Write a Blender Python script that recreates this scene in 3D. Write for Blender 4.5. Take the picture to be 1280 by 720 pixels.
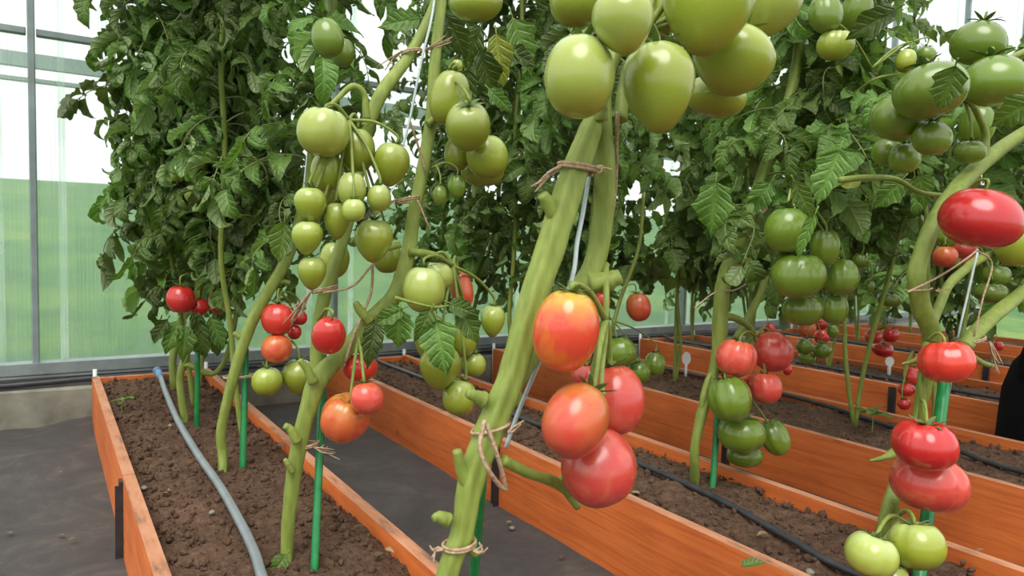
import bpy, math, random
import numpy as np
from mathutils import Vector, Matrix, Euler, noise

# ------------------------------------------------------------------ scene, camera, light
for o in list(bpy.data.objects): bpy.data.objects.remove(o)
scn = bpy.context.scene
COL = scn.collection
random.seed(7)
RND = random.Random(11)

F = 885.58                                    # focal length in pixels of the 1280 wide frame
RM = Matrix(((0.83608403, 0.01238643, -0.54846155),
             (-0.5479439, 0.06778687, -0.83376401),
             (0.02685113, 0.99762293, 0.06346259)))
CH = 0.80                                     # camera height
cam = bpy.data.cameras.new('camera')
cam.sensor_width = 36.0
cam.lens = F / 1280 * 36.0
cam.clip_start = 0.02
cam.clip_end = 300
camo = bpy.data.objects.new('camera', cam)
COL.objects.link(camo)
camo.matrix_world = Matrix.Translation((0, 0, CH)) @ RM.to_4x4()
scn.camera = camo
cam.dof.use_dof = True
cam.dof.focus_distance = 1.45
cam.dof.aperture_fstop = 7.0

world = bpy.data.worlds.new('overcast_sky')
scn.world = world
world.use_nodes = True
bg = world.node_tree.nodes['Background']
bg.inputs[0].default_value = (1.0, 0.985, 0.965, 1)
bg.inputs[1].default_value = 1.35
sun = bpy.data.lights.new('sun_offscreen', 'SUN')
sun.energy = 2.5
sun.angle = math.radians(40)
sun.color = (1.0, 0.97, 0.92)
suno = bpy.data.objects.new('sun_offscreen', sun)
COL.objects.link(suno)
suno.rotation_euler = (math.radians(24), math.radians(-22), 0)
scn.view_settings.view_transform = 'Standard'
scn.view_settings.look = 'None'
scn.view_settings.gamma = 1
scn.view_settings.use_curve_mapping = False
scn.view_settings.exposure = 0.12

def ray(px, py):
    return RM @ Vector((px - 640, -(py - 360), -F))
def mpp(px, py, Y):                           # metres per pixel at distance Y along the beds
    return Y / ray(px, py).y
def P(px, py, Y):
    r = ray(px, py)
    return Vector((0, 0, CH)) + r * (Y / r.y)
def PX(px, py, X):
    r = ray(px, py)
    return Vector((0, 0, CH)) + r * (X / r.x)
def PZ(px, py, z):
    r = ray(px, py)
    return Vector((0, 0, CH)) + r * ((z - CH) / r.z)

# ------------------------------------------------------------------ materials
def new_mat(name):
    m = bpy.data.materials.new(name)
    m.use_nodes = True
    nt = m.node_tree
    b = nt.nodes['Principled BSDF']
    return m, nt, b
def N(nt, kind, **kw):
    n = nt.nodes.new(kind)
    for k, v in kw.items():
        if isinstance(k, str) and hasattr(n, k): setattr(n, k, v)
    return n
def ramp(nt, stops):
    r = nt.nodes.new('ShaderNodeValToRGB')
    el = r.color_ramp.elements
    while len(el) > 1: el.remove(el[-1])
    el[0].position = stops[0][0]; el[0].color = (*stops[0][1], 1)
    for p, c in stops[1:]:
        e = el.new(p); e.color = (*c, 1)
    return r
def noise_tex(nt, scale, detail=4, rough=0.55, vec=None, distortion=0):
    n = nt.nodes.new('ShaderNodeTexNoise')
    n.inputs['Scale'].default_value = scale
    n.inputs['Detail'].default_value = detail
    n.inputs['Roughness'].default_value = rough
    n.inputs['Distortion'].default_value = distortion
    if vec is not None: nt.links.new(vec, n.inputs['Vector'])
    return n
def mapped(nt, which='Object', scale=(1, 1, 1)):
    tc = nt.nodes.new('ShaderNodeTexCoord')
    mp = nt.nodes.new('ShaderNodeMapping')
    mp.inputs['Scale'].default_value = scale
    nt.links.new(tc.outputs[which], mp.inputs[0])
    return mp.outputs[0]
def mix(nt, fac, a, b, blend='MIX'):
    m = nt.nodes.new('ShaderNodeMix')
    m.data_type = 'RGBA'; m.blend_type = blend
    for v, i in ((fac, 0), (a, 6), (b, 7)):
        if isinstance(v, (int, float)): m.inputs[i].default_value = v
        elif isinstance(v, tuple): m.inputs[i].default_value = (*v, 1)
        else: nt.links.new(v, m.inputs[i])
    return m.outputs[2]
def bump(nt, b, height, strength=0.3, dist=0.01):
    bn = nt.nodes.new('ShaderNodeBump')
    bn.inputs['Strength'].default_value = strength
    bn.inputs['Distance'].default_value = dist
    nt.links.new(height, bn.inputs['Height'])
    nt.links.new(bn.outputs[0], b.inputs['Normal'])
def obj_random(nt, lo, hi):
    oi = nt.nodes.new('ShaderNodeObjectInfo')
    mr = nt.nodes.new('ShaderNodeMapRange')
    mr.inputs[3].default_value = lo; mr.inputs[4].default_value = hi
    nt.links.new(oi.outputs['Random'], mr.inputs[0])
    return mr.outputs[0]

def mat_plain(name, col, rough=0.5, metal=0, spec=0.5, var=0.0, scale=30, bumpy=0):
    m, nt, b = new_mat(name)
    b.inputs['Roughness'].default_value = rough
    b.inputs['Metallic'].default_value = metal
    b.inputs['Specular IOR Level'].default_value = spec
    n = noise_tex(nt, scale, 4, vec=mapped(nt))
    lo = tuple(c * (1 - var) for c in col); hi = tuple(min(1, c * (1 + var)) for c in col)
    r = ramp(nt, [(0.3, lo), (0.7, hi)])
    nt.links.new(n.outputs[0], r.inputs[0])
    nt.links.new(r.outputs[0], b.inputs['Base Color'])
    if bumpy: bump(nt, b, n.outputs[0], bumpy, 0.004)
    return m

def mat_tomato(name, body, shoulder, tip, sh0=0.62, sh1=0.97, rough=0.24, streak=0.25, mott=None):
    m, nt, b = new_mat(name)
    tc = nt.nodes.new('ShaderNodeTexCoord')
    sep = nt.nodes.new('ShaderNodeSeparateXYZ')
    nt.links.new(tc.outputs['Generated'], sep.inputs[0])
    ns = noise_tex(nt, 2.2, 3, vec=tc.outputs['Generated'])
    ad = nt.nodes.new('ShaderNodeMath'); ad.operation = 'MULTIPLY_ADD'
    nt.links.new(ns.outputs[0], ad.inputs[0]); ad.inputs[1].default_value = streak
    nt.links.new(sep.outputs[2], ad.inputs[2])
    sb = nt.nodes.new('ShaderNodeMath'); sb.operation = 'SUBTRACT'
    nt.links.new(ad.outputs[0], sb.inputs[0]); sb.inputs[1].default_value = streak * 0.5
    r = ramp(nt, [(0.0, tip), (0.3, body), (sh0, body), (sh1, shoulder)])
    nt.links.new(sb.outputs[0], r.inputs[0])
    c = r.outputs[0]
    if mott:
        n2 = noise_tex(nt, 3.0, 2, vec=tc.outputs['Generated'], distortion=0.5)
        rr = ramp(nt, [(0.45, (0, 0, 0)), (0.68, (1, 1, 1))])
        nt.links.new(n2.outputs[0], rr.inputs[0])
        c = mix(nt, rr.outputs[0], c, mott)
    fine = noise_tex(nt, 60, 2, vec=tc.outputs['Generated'])
    fr = ramp(nt, [(0.35, (0.9, 0.9, 0.9)), (0.65, (1, 1, 1))])
    nt.links.new(fine.outputs[0], fr.inputs[0])
    c = mix(nt, 1.0, c, fr.outputs[0], 'MULTIPLY')
    hs = nt.nodes.new('ShaderNodeHueSaturation')
    nt.links.new(c, hs.inputs['Color'])
    nt.links.new(obj_random(nt, 0.497, 0.503), hs.inputs['Hue'])
    nt.links.new(obj_random(nt, 0.85, 1.15), hs.inputs['Value'])
    nt.links.new(hs.outputs[0], b.inputs['Base Color'])
    b.inputs['Roughness'].default_value = rough
    b.inputs['Specular IOR Level'].default_value = 0.5
    b.inputs['Coat Weight'].default_value = 0.5
    b.inputs['Coat Roughness'].default_value = 0.22
    b.inputs['Subsurface Weight'].default_value = 0.12
    b.inputs['Subsurface Radius'].default_value = (0.02, 0.012, 0.006)
    b.inputs['Subsurface Scale'].default_value = 0.4
    return m

M = {}
M['green'] = mat_tomato('tomato_skin_green', (0.30, 0.365, 0.036), (0.38, 0.47, 0.13), (0.27, 0.27, 0.03))
M['deep_shaded_green'] = mat_tomato('tomato_skin_deep_shaded_green', (0.15, 0.24, 0.022), (0.10, 0.18, 0.018), (0.20, 0.27, 0.04))  # skin of the deeper green fruit; also paints shade onto some high fruit
M['palegreen'] = mat_tomato('tomato_skin_pale_green', (0.38, 0.46, 0.085), (0.46, 0.57, 0.21), (0.37, 0.38, 0.045))
M['red'] = mat_tomato('tomato_skin_red', (0.60, 0.030, 0.024), (0.58, 0.034, 0.024), (0.60, 0.04, 0.04), rough=0.2)
M['pink'] = mat_tomato('tomato_skin_pink_red', (0.66, 0.075, 0.055), (0.62, 0.10, 0.04), (0.64, 0.06, 0.06), rough=0.26, mott=(0.68, 0.13, 0.075))
M['orange'] = mat_tomato('tomato_skin_orange', (0.66, 0.13, 0.045), (0.50, 0.20, 0.03), (0.62, 0.08, 0.05), sh0=0.5, rough=0.28, mott=(0.66, 0.07, 0.04))
M['turning'] = mat_tomato('tomato_skin_turning', (0.66, 0.055, 0.030), (0.48, 0.36, 0.04), (0.68, 0.11, 0.03), sh0=0.60, sh1=0.97, rough=0.2, streak=0.55, mott=(0.70, 0.15, 0.025))

def mat_stem(name, a, b_, rough=0.55):
    m, nt, b = new_mat(name)
    v = mapped(nt, 'Object', (1, 1, 0.25))
    n = noise_tex(nt, 90, 4, vec=v)
    n2 = noise_tex(nt, 9, 3, vec=mapped(nt))
    r = ramp(nt, [(0.3, a), (0.7, b_)])
    nt.links.new(n2.outputs[0], r.inputs[0])
    fr = ramp(nt, [(0.3, (0.72, 0.72, 0.62)), (0.65, (1, 1, 1))])
    nt.links.new(n.outputs[0], fr.inputs[0])
    nt.links.new(mix(nt, 1.0, r.outputs[0], fr.outputs[0], 'MULTIPLY'), b.inputs['Base Color'])
    b.inputs['Roughness'].default_value = rough
    b.inputs['Sheen Weight'].default_value = 0.06
    b.inputs['Sheen Tint'].default_value = (0.8, 0.9, 0.6, 1)
    bump(nt, b, n.outputs[0], 0.35, 0.004)
    return m
M['stem'] = mat_stem('stem_green', (0.18, 0.245, 0.038), (0.27, 0.345, 0.065))
M['leaf_stalk'] = mat_stem('leaf_stalk_green', (0.12, 0.16, 0.045), (0.20, 0.25, 0.07))
M['calyx'] = mat_stem('calyx_green', (0.09, 0.16, 0.04), (0.15, 0.24, 0.06))

def mat_leaf(name, a, b_, under, hue=(0.485, 0.515), val=(0.65, 1.35)):
    m, nt, b = new_mat(name)
    n = noise_tex(nt, 22, 4, vec=mapped(nt))
    r = ramp(nt, [(0.3, a), (0.72, b_)])
    nt.links.new(n.outputs[0], r.inputs[0])
    at = nt.nodes.new('ShaderNodeAttribute'); at.attribute_name = 'blade'
    sp = nt.nodes.new('ShaderNodeSeparateXYZ'); nt.links.new(at.outputs['Vector'], sp.inputs[0])
    def mth(op, a, b=None, c=None):
        q = nt.nodes.new('ShaderNodeMath'); q.operation = op
        for i, v in enumerate((a, b, c)):
            if v is None: continue
            if isinstance(v, (int, float)): q.inputs[i].default_value = v
            else: nt.links.new(v, q.inputs[i])
        return q.outputs[0]
    ab = mth('ABSOLUTE', sp.outputs[1])
    wv = mth('SINE', mth('SUBTRACT', mth('MULTIPLY', sp.outputs[0], 40.0), mth('MULTIPLY', ab, 8.0)))
    vein = mth('POWER', mth('MULTIPLY_ADD', wv, .5, .5), 5.0)
    mid = mth('POWER', mth('SUBTRACT', 1.0, mth('MINIMUM', ab, 1.0)), 9.0)
    vall = mth('MAXIMUM', mth('MULTIPLY', vein, .55), mid)
    lc = mix(nt, mth('MULTIPLY', vall, .55), r.outputs[0], tuple(min(1, x * 1.9 + .01) for x in b_))
    g = nt.nodes.new('ShaderNodeNewGeometry')
    c = mix(nt, g.outputs['Backfacing'], lc, under)
    hs = nt.nodes.new('ShaderNodeHueSaturation')
    nt.links.new(c, hs.inputs['Color'])
    nt.links.new(obj_random(nt, *hue), hs.inputs['Hue'])
    nt.links.new(obj_random(nt, *val), hs.inputs['Value'])
    nt.links.new(hs.outputs[0], b.inputs['Base Color'])
    b.inputs['Roughness'].default_value = 0.42
    b.inputs['Specular IOR Level'].default_value = 0.5
    n2 = noise_tex(nt, 90, 3, vec=mapped(nt))
    bump(nt, b, mth('MULTIPLY_ADD', vall, -.9, n2.outputs[0]), 0.7, 0.006)
    tr = nt.nodes.new('ShaderNodeBsdfTranslucent')
    tcol = mix(nt, 1.0, hs.outputs[0], (1.3, 1.5, 0.6), 'MULTIPLY')
    nt.links.new(tcol, tr.inputs[0])
    ms = nt.nodes.new('ShaderNodeMixShader'); ms.inputs[0].default_value = 0.28
    nt.links.new(b.outputs[0], ms.inputs[1]); nt.links.new(tr.outputs[0], ms.inputs[2])
    nt.links.new(ms.outputs[0], nt.nodes['Material Output'].inputs[0])
    return m
M['leaf'] = mat_leaf('leaf_green', (0.058, 0.118, 0.020), (0.115, 0.195, 0.036), (0.165, 0.235, 0.085), val=(0.5, 1.6))
M['leaf_bright'] = mat_leaf('leaf_bright_green', (0.085, 0.17, 0.03), (0.16, 0.27, 0.055), (0.20, 0.29, 0.10), val=(0.7, 1.3))
M['leaf_dry'] = mat_leaf('leaf_yellowing', (0.16, 0.20, 0.03), (0.26, 0.27, 0.05), (0.28, 0.28, 0.10))
M['leaf_dead'] = mat_leaf('leaf_dead_brown', (0.22, 0.15, 0.09), (0.36, 0.26, 0.16), (0.34, 0.26, 0.17))

def mat_wood():
    m, nt, b = new_mat('orange_stained_wood')
    v = mapped(nt, 'Object', (9, 0.55, 9))
    n = noise_tex(nt, 5, 6, 0.6, v, 1.2)
    big = noise_tex(nt, 3.2, 3, vec=mapped(nt))
    r = ramp(nt, [(0.25, (0.50, 0.105, 0.02)), (0.5, (0.68, 0.165, 0.032)), (0.75, (0.78, 0.225, 0.05))])
    nt.links.new(n.outputs[0], r.inputs[0])
    r2 = ramp(nt, [(0.3, (0.75, 0.72, 0.7)), (0.6, (1, 1, 1))])
    nt.links.new(big.outputs[0], r2.inputs[0])
    c = mix(nt, 1.0, r.outputs[0], r2.outputs[0], 'MULTIPLY')
    vo = nt.nodes.new('ShaderNodeTexVoronoi'); vo.inputs['Scale'].default_value = 1.0
    nt.links.new(mapped(nt, 'Object', (5, 3.2, 7)), vo.inputs['Vector'])
    kr = ramp(nt, [(0.0, (0.35, 0.3, 0.28)), (0.09, (1, 1, 1))])
    nt.links.new(vo.outputs['Distance'], kr.inputs[0])
    c = mix(nt, 0.8, c, kr.outputs[0], 'MULTIPLY')
    nt.links.new(c, b.inputs['Base Color'])
    b.inputs['Roughness'].default_value = 0.62
    bump(nt, b, n.outputs[0], 0.25, 0.006)
    return m
M['wood'] = mat_wood()
def mat_woodtop():
    m, nt, b = new_mat('dusty_board_edge')
    n = noise_tex(nt, 14, 5, 0.65, mapped(nt, 'Object', (3, 0.6, 3)))
    r = ramp(nt, [(0.3, (0.16, 0.10, 0.065)), (0.48, (0.46, 0.20, 0.10)), (0.7, (0.52, 0.27, 0.16))])
    nt.links.new(n.outputs[0], r.inputs[0]); nt.links.new(r.outputs[0], b.inputs['Base Color'])
    b.inputs['Roughness'].default_value = 0.85
    return m
M['woodtop'] = mat_woodtop()
def mat_soil():
    m, nt, b = new_mat('soil')
    v = mapped(nt)
    n = noise_tex(nt, 55, 6, 0.7, v)
    n2 = noise_tex(nt, 6, 4, 0.6, v)
    r = ramp(nt, [(0.25, (0.075, 0.043, 0.027)), (0.5, (0.155, 0.093, 0.060)), (0.78, (0.27, 0.175, 0.118))])
    nt.links.new(n.outputs[0], r.inputs[0])
    r2 = ramp(nt, [(0.3, (0.72, 0.70, 0.68)), (0.7, (1.1, 1.08, 1.05))])
    nt.links.new(n2.outputs[0], r2.inputs[0])
    nt.links.new(mix(nt, 1.0, r.outputs[0], r2.outputs[0], 'MULTIPLY'), b.inputs['Base Color'])
    b.inputs['Roughness'].default_value = 0.95
    b.inputs['Specular IOR Level'].default_value = 0.2
    bump(nt, b, n.outputs[0], 1.0, 0.02)
    return m
M['soil'] = mat_soil()
def mat_fabric():
    m, nt, b = new_mat('black_ground_fabric')
    v = mapped(nt)
    n = noise_tex(nt, 4.5, 10, 0.78, v, 0.8)
    n2 = noise_tex(nt, 160, 2, vec=v)
    r = ramp(nt, [(0.3, (0.032, 0.029, 0.028)), (0.52, (0.056, 0.050, 0.047)), (0.76, (0.13, 0.105, 0.085))])
    nt.links.new(n.outputs[0], r.inputs[0]); nt.links.new(r.outputs[0], b.inputs['Base Color'])
    b.inputs['Roughness'].default_value = 0.8
    bump(nt, b, n2.outputs[0], 0.3, 0.003)
    return m
M['fabric'] = mat_fabric()
def mat_lawn():
    m, nt, b = new_mat('lawn_grass')
    v = mapped(nt)
    n = noise_tex(nt, 0.9, 8, 0.75, v)
    n2 = noise_tex(nt, 30, 3, 0.7, mapped(nt, 'Object', (1, 0.4, 1)))
    r = ramp(nt, [(0.36, (0.030, 0.115, 0.040)), (0.52, (0.075, 0.19, 0.042)), (0.66, (0.15, 0.25, 0.055))])
    nt.links.new(n.outputs[0], r.inputs[0])
    r2 = ramp(nt, [(0.3, (0.7, 0.75, 0.7)), (0.7, (1.1, 1.1, 1.0))])
    nt.links.new(n2.outputs[0], r2.inputs[0])
    nt.links.new(mix(nt, 1.0, r.outputs[0], r2.outputs[0], 'MULTIPLY'), b.inputs['Base Color'])
    b.inputs['Roughness'].default_value = 0.9
    return m
M['lawn'] = mat_lawn()
def mat_panel():
    m, nt, b = new_mat('ribbed_polycarbonate')
    out = nt.nodes['Material Output']
    tr = nt.nodes.new('ShaderNodeBsdfTransparent'); tr.inputs[0].default_value = (0.93, 0.98, 0.95, 1)
    tl = nt.nodes.new('ShaderNodeBsdfTranslucent'); tl.inputs[0].default_value = (0.92, 0.97, 0.97, 1)
    df = nt.nodes.new('ShaderNodeBsdfDiffuse'); df.inputs[0].default_value = (0.80, 0.86, 0.86, 1)
    gl = nt.nodes.new('ShaderNodeBsdfGlossy'); gl.inputs['Roughness'].default_value = 0.25
    m1 = nt.nodes.new('ShaderNodeMixShader'); m1.inputs[0].default_value = 0.35
    nt.links.new(tl.outputs[0], m1.inputs[1]); nt.links.new(df.outputs[0], m1.inputs[2])
    w = nt.nodes.new('ShaderNodeTexWave'); w.wave_type = 'BANDS'; w.bands_direction = 'X'
    w.inputs['Scale'].default_value = 22; w.inputs['Distortion'].default_value = 0.0
    nt.links.new(mapped(nt), w.inputs[0])
    n0 = noise_tex(nt, 3, 4, vec=mapped(nt, 'Object', (5, 1, 0.35)))
    rr = ramp(nt, [(0.42, (0, 0, 0)), (0.62, (1, 1, 1))]); nt.links.new(n0.outputs[0], rr.inputs[0])
    wr = ramp(nt, [(0.55, (0, 0, 0)), (0.95, (1, 1, 1))]); nt.links.new(w.outputs[1], wr.inputs[0])
    rib = mix(nt, 1.0, rr.outputs[0], wr.outputs[0], 'MULTIPLY')
    nt.links.new(mix(nt, rib, (0.93, 0.98, 0.95), (0.80, 0.87, 0.87)), tr.inputs[0])
    n = noise_tex(nt, 4, 3, vec=mapped(nt, 'Object', (6, 1, 0.5)))
    ad = nt.nodes.new('ShaderNodeMath'); ad.operation = 'MULTIPLY_ADD'
    nt.links.new(w.outputs[1], ad.inputs[0]); ad.inputs[1].default_value = 0.35
    nt.links.new(n.outputs[0], ad.inputs[2])
    mr = nt.nodes.new('ShaderNodeMapRange'); mr.inputs[1].default_value = 0.3; mr.inputs[2].default_value = 1.1
    mr.inputs[3].default_value = 0.04; mr.inputs[4].default_value = 0.15
    nt.links.new(ad.outputs[0], mr.inputs[0])
    m2 = nt.nodes.new('ShaderNodeMixShader')
    nt.links.new(mr.outputs[0], m2.inputs[0])
    nt.links.new(tr.outputs[0], m2.inputs[1]); nt.links.new(m1.outputs[0], m2.inputs[2])
    m3 = nt.nodes.new('ShaderNodeMixShader'); m3.inputs[0].default_value = 0.04
    nt.links.new(m2.outputs[0], m3.inputs[1]); nt.links.new(gl.outputs[0], m3.inputs[2])
    nt.links.new(m3.outputs[0], out.inputs[0])
    return m
M['panel'] = mat_panel()
M['frame'] = mat_plain('painted_steel_frame', (0.22, 0.27, 0.27), 0.45, 0.3, var=0.2, scale=12)
M['sheet'] = mat_plain('grey_sill_sheet', (0.20, 0.22, 0.22), 0.6, 0.1, var=0.25, scale=6)
M['concrete'] = mat_plain('weathered_concrete', (0.21, 0.21, 0.165), 0.9, var=0.35, scale=9, bumpy=0.4)
M['whitestrip'] = mat_plain('milky_seam_strip', (0.75, 0.82, 0.8), 0.4, var=0.06)
M['outer'] = mat_plain('pale_outer_rail', (0.42, 0.50, 0.48), 0.6, var=0.1, scale=4)
def mat_haze():
    m, nt, b = new_mat('milky_seam')
    tr = nt.nodes.new('ShaderNodeBsdfTransparent'); tr.inputs[0].default_value = (.97, 1, .99, 1)
    tl = nt.nodes.new('ShaderNodeBsdfTranslucent'); tl.inputs[0].default_value = (.95, .98, .98, 1)
    n = noise_tex(nt, 7, 3, vec=mapped(nt, 'Object', (1, 1, .4)))
    mr = nt.nodes.new('ShaderNodeMapRange'); mr.inputs[1].default_value = .35; mr.inputs[2].default_value = .65; mr.inputs[3].default_value = .08; mr.inputs[4].default_value = .40
    nt.links.new(n.outputs[0], mr.inputs[0])
    ms = nt.nodes.new('ShaderNodeMixShader'); nt.links.new(mr.outputs[0], ms.inputs[0])
    nt.links.new(tr.outputs[0], ms.inputs[1]); nt.links.new(tl.outputs[0], ms.inputs[2])
    nt.links.new(ms.outputs[0], nt.nodes['Material Output'].inputs[0])
    return m
M['haze'] = mat_haze()
M['steel'] = mat_plain('dark_steel_bracket', (0.055, 0.055, 0.06), 0.5, 0.6, var=0.3)
M['pvc'] = mat_plain('white_pvc', (0.72, 0.74, 0.72), 0.4, var=0.06)
M['hose_grey'] = mat_plain('grey_hose', (0.19, 0.225, 0.235), 0.4, var=0.15, scale=20)
M['hose_black'] = mat_plain('black_hose', (0.035, 0.037, 0.042), 0.42, var=0.3, scale=25)
M['fitting'] = mat_plain('blue_fitting', (0.12, 0.26, 0.42), 0.4, var=0.1)
M['stake'] = mat_plain('green_stake', (0.012, 0.20, 0.055), 0.3, var=0.2, scale=40)
M['twine'] = mat_plain('jute_twine', (0.42, 0.30, 0.19), 0.9, var=0.35, scale=160, bumpy=0.6)
M['string'] = mat_plain('pale_blue_string', (0.45, 0.55, 0.56), 0.6, var=0.12, scale=80)
M['wire'] = mat_plain('grey_wire', (0.30, 0.33, 0.32), 0.5, 0.3, var=0.1)
M['tag'] = mat_plain('white_plastic_tag', (0.80, 0.82, 0.80), 0.35, var=0.04)
M['black_cloth'] = mat_plain('black_clothing', (0.006, 0.006, 0.008), 0.9, var=0.3, scale=60, spec=0.15)
M['skin'] = mat_plain('skin', (0.55, 0.33, 0.24), 0.55, var=0.08)
M['hair'] = mat_plain('dark_hair', (0.03, 0.02, 0.015), 0.5, var=0.3, scale=80)

# ------------------------------------------------------------------ mesh helpers
class MB:
    def __init__(s): s.v = []; s.f = []; s.mi = []; s.uv = {}
    def add(s, vs, fs, mi=0):
        k = len(s.v); s.v.extend([tuple(v) for v in vs])
        for f in fs: s.f.append(tuple(i + k for i in f)); s.mi.append(mi)
    def box(s, lo, hi, mi=0, topmi=None):
        x0, y0, z0 = lo; x1, y1, z1 = hi
        vs = [(x0,y0,z0),(x1,y0,z0),(x1,y1,z0),(x0,y1,z0),(x0,y0,z1),(x1,y0,z1),(x1,y1,z1),(x0,y1,z1)]
        s.add(vs, [(0,3,2,1),(0,1,5,4),(1,2,6,5),(2,3,7,6),(3,0,4,7)], mi)
        s.add(vs, [(4,5,6,7)], mi if topmi is None else topmi)
    def mesh(s, name, mats, smooth=True, shift=None):
        me = bpy.data.meshes.new(name)
        v = s.v if shift is None else [(a - shift[0], b - shift[1], c - shift[2]) for a, b, c in s.v]
        me.from_pydata(v, [], s.f)
        for m in (mats if isinstance(mats, (list, tuple)) else [mats]): me.materials.append(m)
        if max(s.mi, default=0) > 0: me.polygons.foreach_set('material_index', s.mi)
        if s.uv:
            at = me.attributes.new('blade', 'FLOAT_VECTOR', 'POINT')
            buf = [0.0] * (3 * len(s.v))
            for i, (a, b) in s.uv.items(): buf[3*i] = a; buf[3*i+1] = b; buf[3*i+2] = 1.0
            at.data.foreach_set('vector', buf)
        if smooth: me.polygons.foreach_set('use_smooth', [True] * len(s.f))
        me.update()
        return me

def spline(pts, k=6):
    pts = [Vector(p) for p in pts]
    if len(pts) < 3: return [pts[0].lerp(pts[-1], i / k) for i in range(k + 1)]
    ext = [pts[0] * 2 - pts[1]] + pts + [pts[-1] * 2 - pts[-2]]
    out = []
    for i in range(1, len(ext) - 2):
        a, b, c, d = ext[i-1], ext[i], ext[i+1], ext[i+2]
        for j in range(k):
            t = j / k
            out.append(0.5 * ((2*b) + (c-a)*t + (2*a-5*b+4*c-d)*t*t + (3*b-a-3*c+d)*t**3))
    out.append(pts[-1])
    return out
def tube(mb, pts, radii, sides=8, k=6, ribs=0, ribamp=0.0, wob=0.0, seed=0, mi=0, flat=1.0):
    ps = spline(pts, k)
    n = len(ps)
    nr = len(radii)
    rr = []
    for i in range(n):
        t = i / (n - 1) * (nr - 1); a = min(int(t), nr - 2) if nr > 1 else 0
        rr.append(radii[0] if nr == 1 else radii[a] * (1 - (t - a)) + radii[a+1] * (t - a))
    tan = [(ps[min(i+1, n-1)] - ps[max(i-1, 0)]).normalized() for i in range(n)]
    up = Vector((0, 0, 1)) if abs(tan[0].z) < 0.9 else Vector((1, 0, 0))
    nx = tan[0].cross(up).normalized()
    vs, fs = [], []
    for i in range(n):
        nx = (nx - tan[i] * nx.dot(tan[i])).normalized()
        ny = tan[i].cross(nx)
        for s in range(sides):
            a = 2 * math.pi * s / sides
            r = rr[i] * (1 + ribamp * math.cos(ribs * a + 0.02 * i))
            if wob: r *= 1 + wob * noise.noise(Vector((math.cos(a) + seed, math.sin(a), i * 0.35)))
            vs.append(ps[i] + nx * (math.cos(a) * r) + ny * (math.sin(a) * r * flat))
    for i in range(n - 1):
        for s in range(sides):
            s2 = (s + 1) % sides
            fs.append((i*sides+s, i*sides+s2, (i+1)*sides+s2, (i+1)*sides+s))
    vs.append(ps[0]); vs.append(ps[-1])
    c0, c1 = len(vs) - 2, len(vs) - 1
    for s in range(sides):
        s2 = (s + 1) % sides
        fs.append((c0, s2, s)); fs.append((c1, (n-1)*sides+s, (n-1)*sides+s2))
    mb.add(vs, fs, mi)
    return ps

def link(o, parent=None):
    COL.objects.link(o)
    if parent is not None: o.parent = parent
    return o
def obj(name, mb, mats, parent=None, smooth=True, origin=None):
    """one mesh object; vertices are given in world space, the origin moves to the parent or to `origin`"""
    if parent is not None:
        me = mb.mesh(name, mats, smooth, WORLD[parent.name])
        o = bpy.data.objects.new(name, me); link(o, parent)
        WORLD[o.name] = WORLD[parent.name]
    else:
        org = Vector(origin) if origin is not None else Vector((0, 0, 0))
        me = mb.mesh(name, mats, smooth, org)
        o = bpy.data.objects.new(name, me); o.location = org; link(o)
        WORLD[o.name] = org
    return o
WORLD = {}
def tag(o, label=None, cat=None, group=None, kind=None):
    if label: o['label'] = label
    if cat: o['category'] = cat
    if group: o['group'] = group
    if kind: o['kind'] = kind
    return o
def empty(name, loc, label=None, cat=None, group=None, kind=None):
    o = bpy.data.objects.new(name, None); o.location = loc; o.empty_display_size = 0.05
    link(o); WORLD[o.name] = Vector(loc)
    return tag(o, label, cat, group, kind)
def bevel(o, w=0.003, seg=1):
    md = o.modifiers.new('bevel', 'BEVEL'); md.width = w; md.segments = seg; md.limit_method = 'ANGLE'

# ------------------------------------------------------------------ the setting
YE = 3.38                                     # far end of the beds
YW = 3.47                                     # end wall of the greenhouse
BH = 0.20                                     # board height
BEDS = [(0.150, 0.605), (1.145, 1.575), (2.105, 2.645), (3.235, 3.76), (4.34, 4.86), (5.42, 5.94)]
YF = -1.2                                     # near end of the beds, behind the camera

# ground cloth of the paths: one sheet, slightly rumpled
mb = MB()
nx_, ny_ = 150, 100
for j in range(ny_ + 1):
    for i in range(nx_ + 1):
        x = -1.6 + 8.6 * i / nx_; y = -2.0 + 5.45 * j / ny_
        z = 0.006 * noise.noise(Vector((x * 3, y * 3, 1))) + 0.004 * noise.noise(Vector((x * 9, y * 9, 4)))
        if y > 3.0 and x < 0.2: z += 0.05 * max(0, noise.noise(Vector((x * 7, y * 4, 9))) + 0.2) * (y - 3.0) / 0.4
        mb.v.append((x, y, z))
w_ = nx_ + 1
for j in range(ny_):
    for i in range(nx_):
        mb.f.append((j*w_+i, j*w_+i+1, (j+1)*w_+i+1, (j+1)*w_+i)); mb.mi.append(0)
tag(obj('floor', mb, M['fabric']), 'black ground cloth covering the paths between the beds', None, kind='structure')

# grass slope outside
mb = MB()
rows = [(-60, -0.35), (-2.3, -0.12), (3.6, -0.12), (5, 0.06), (8, 0.40), (14, 1.0), (22, 1.75), (31, 2.62), (33, 2.6), (60, 0.5)]
xs = [-60 + 4 * i for i in range(31)]
for y, z in rows:
    for x in xs: mb.v.append((x, y, z + (0.12 * noise.noise(Vector((x * .1, y * .1, 0))) if y > 6 else 0)))
for j in range(len(rows) - 1):
    for i in range(len(xs) - 1):
        a = j * len(xs) + i
        mb.f.append((a, a+1, a+1+len(xs), a+len(xs))); mb.mi.append(0)
lawn = tag(obj('lawn', mb, M['lawn']), 'mown green lawn sloping up outside the greenhouse wall', 'lawn', kind='stuff')

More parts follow.
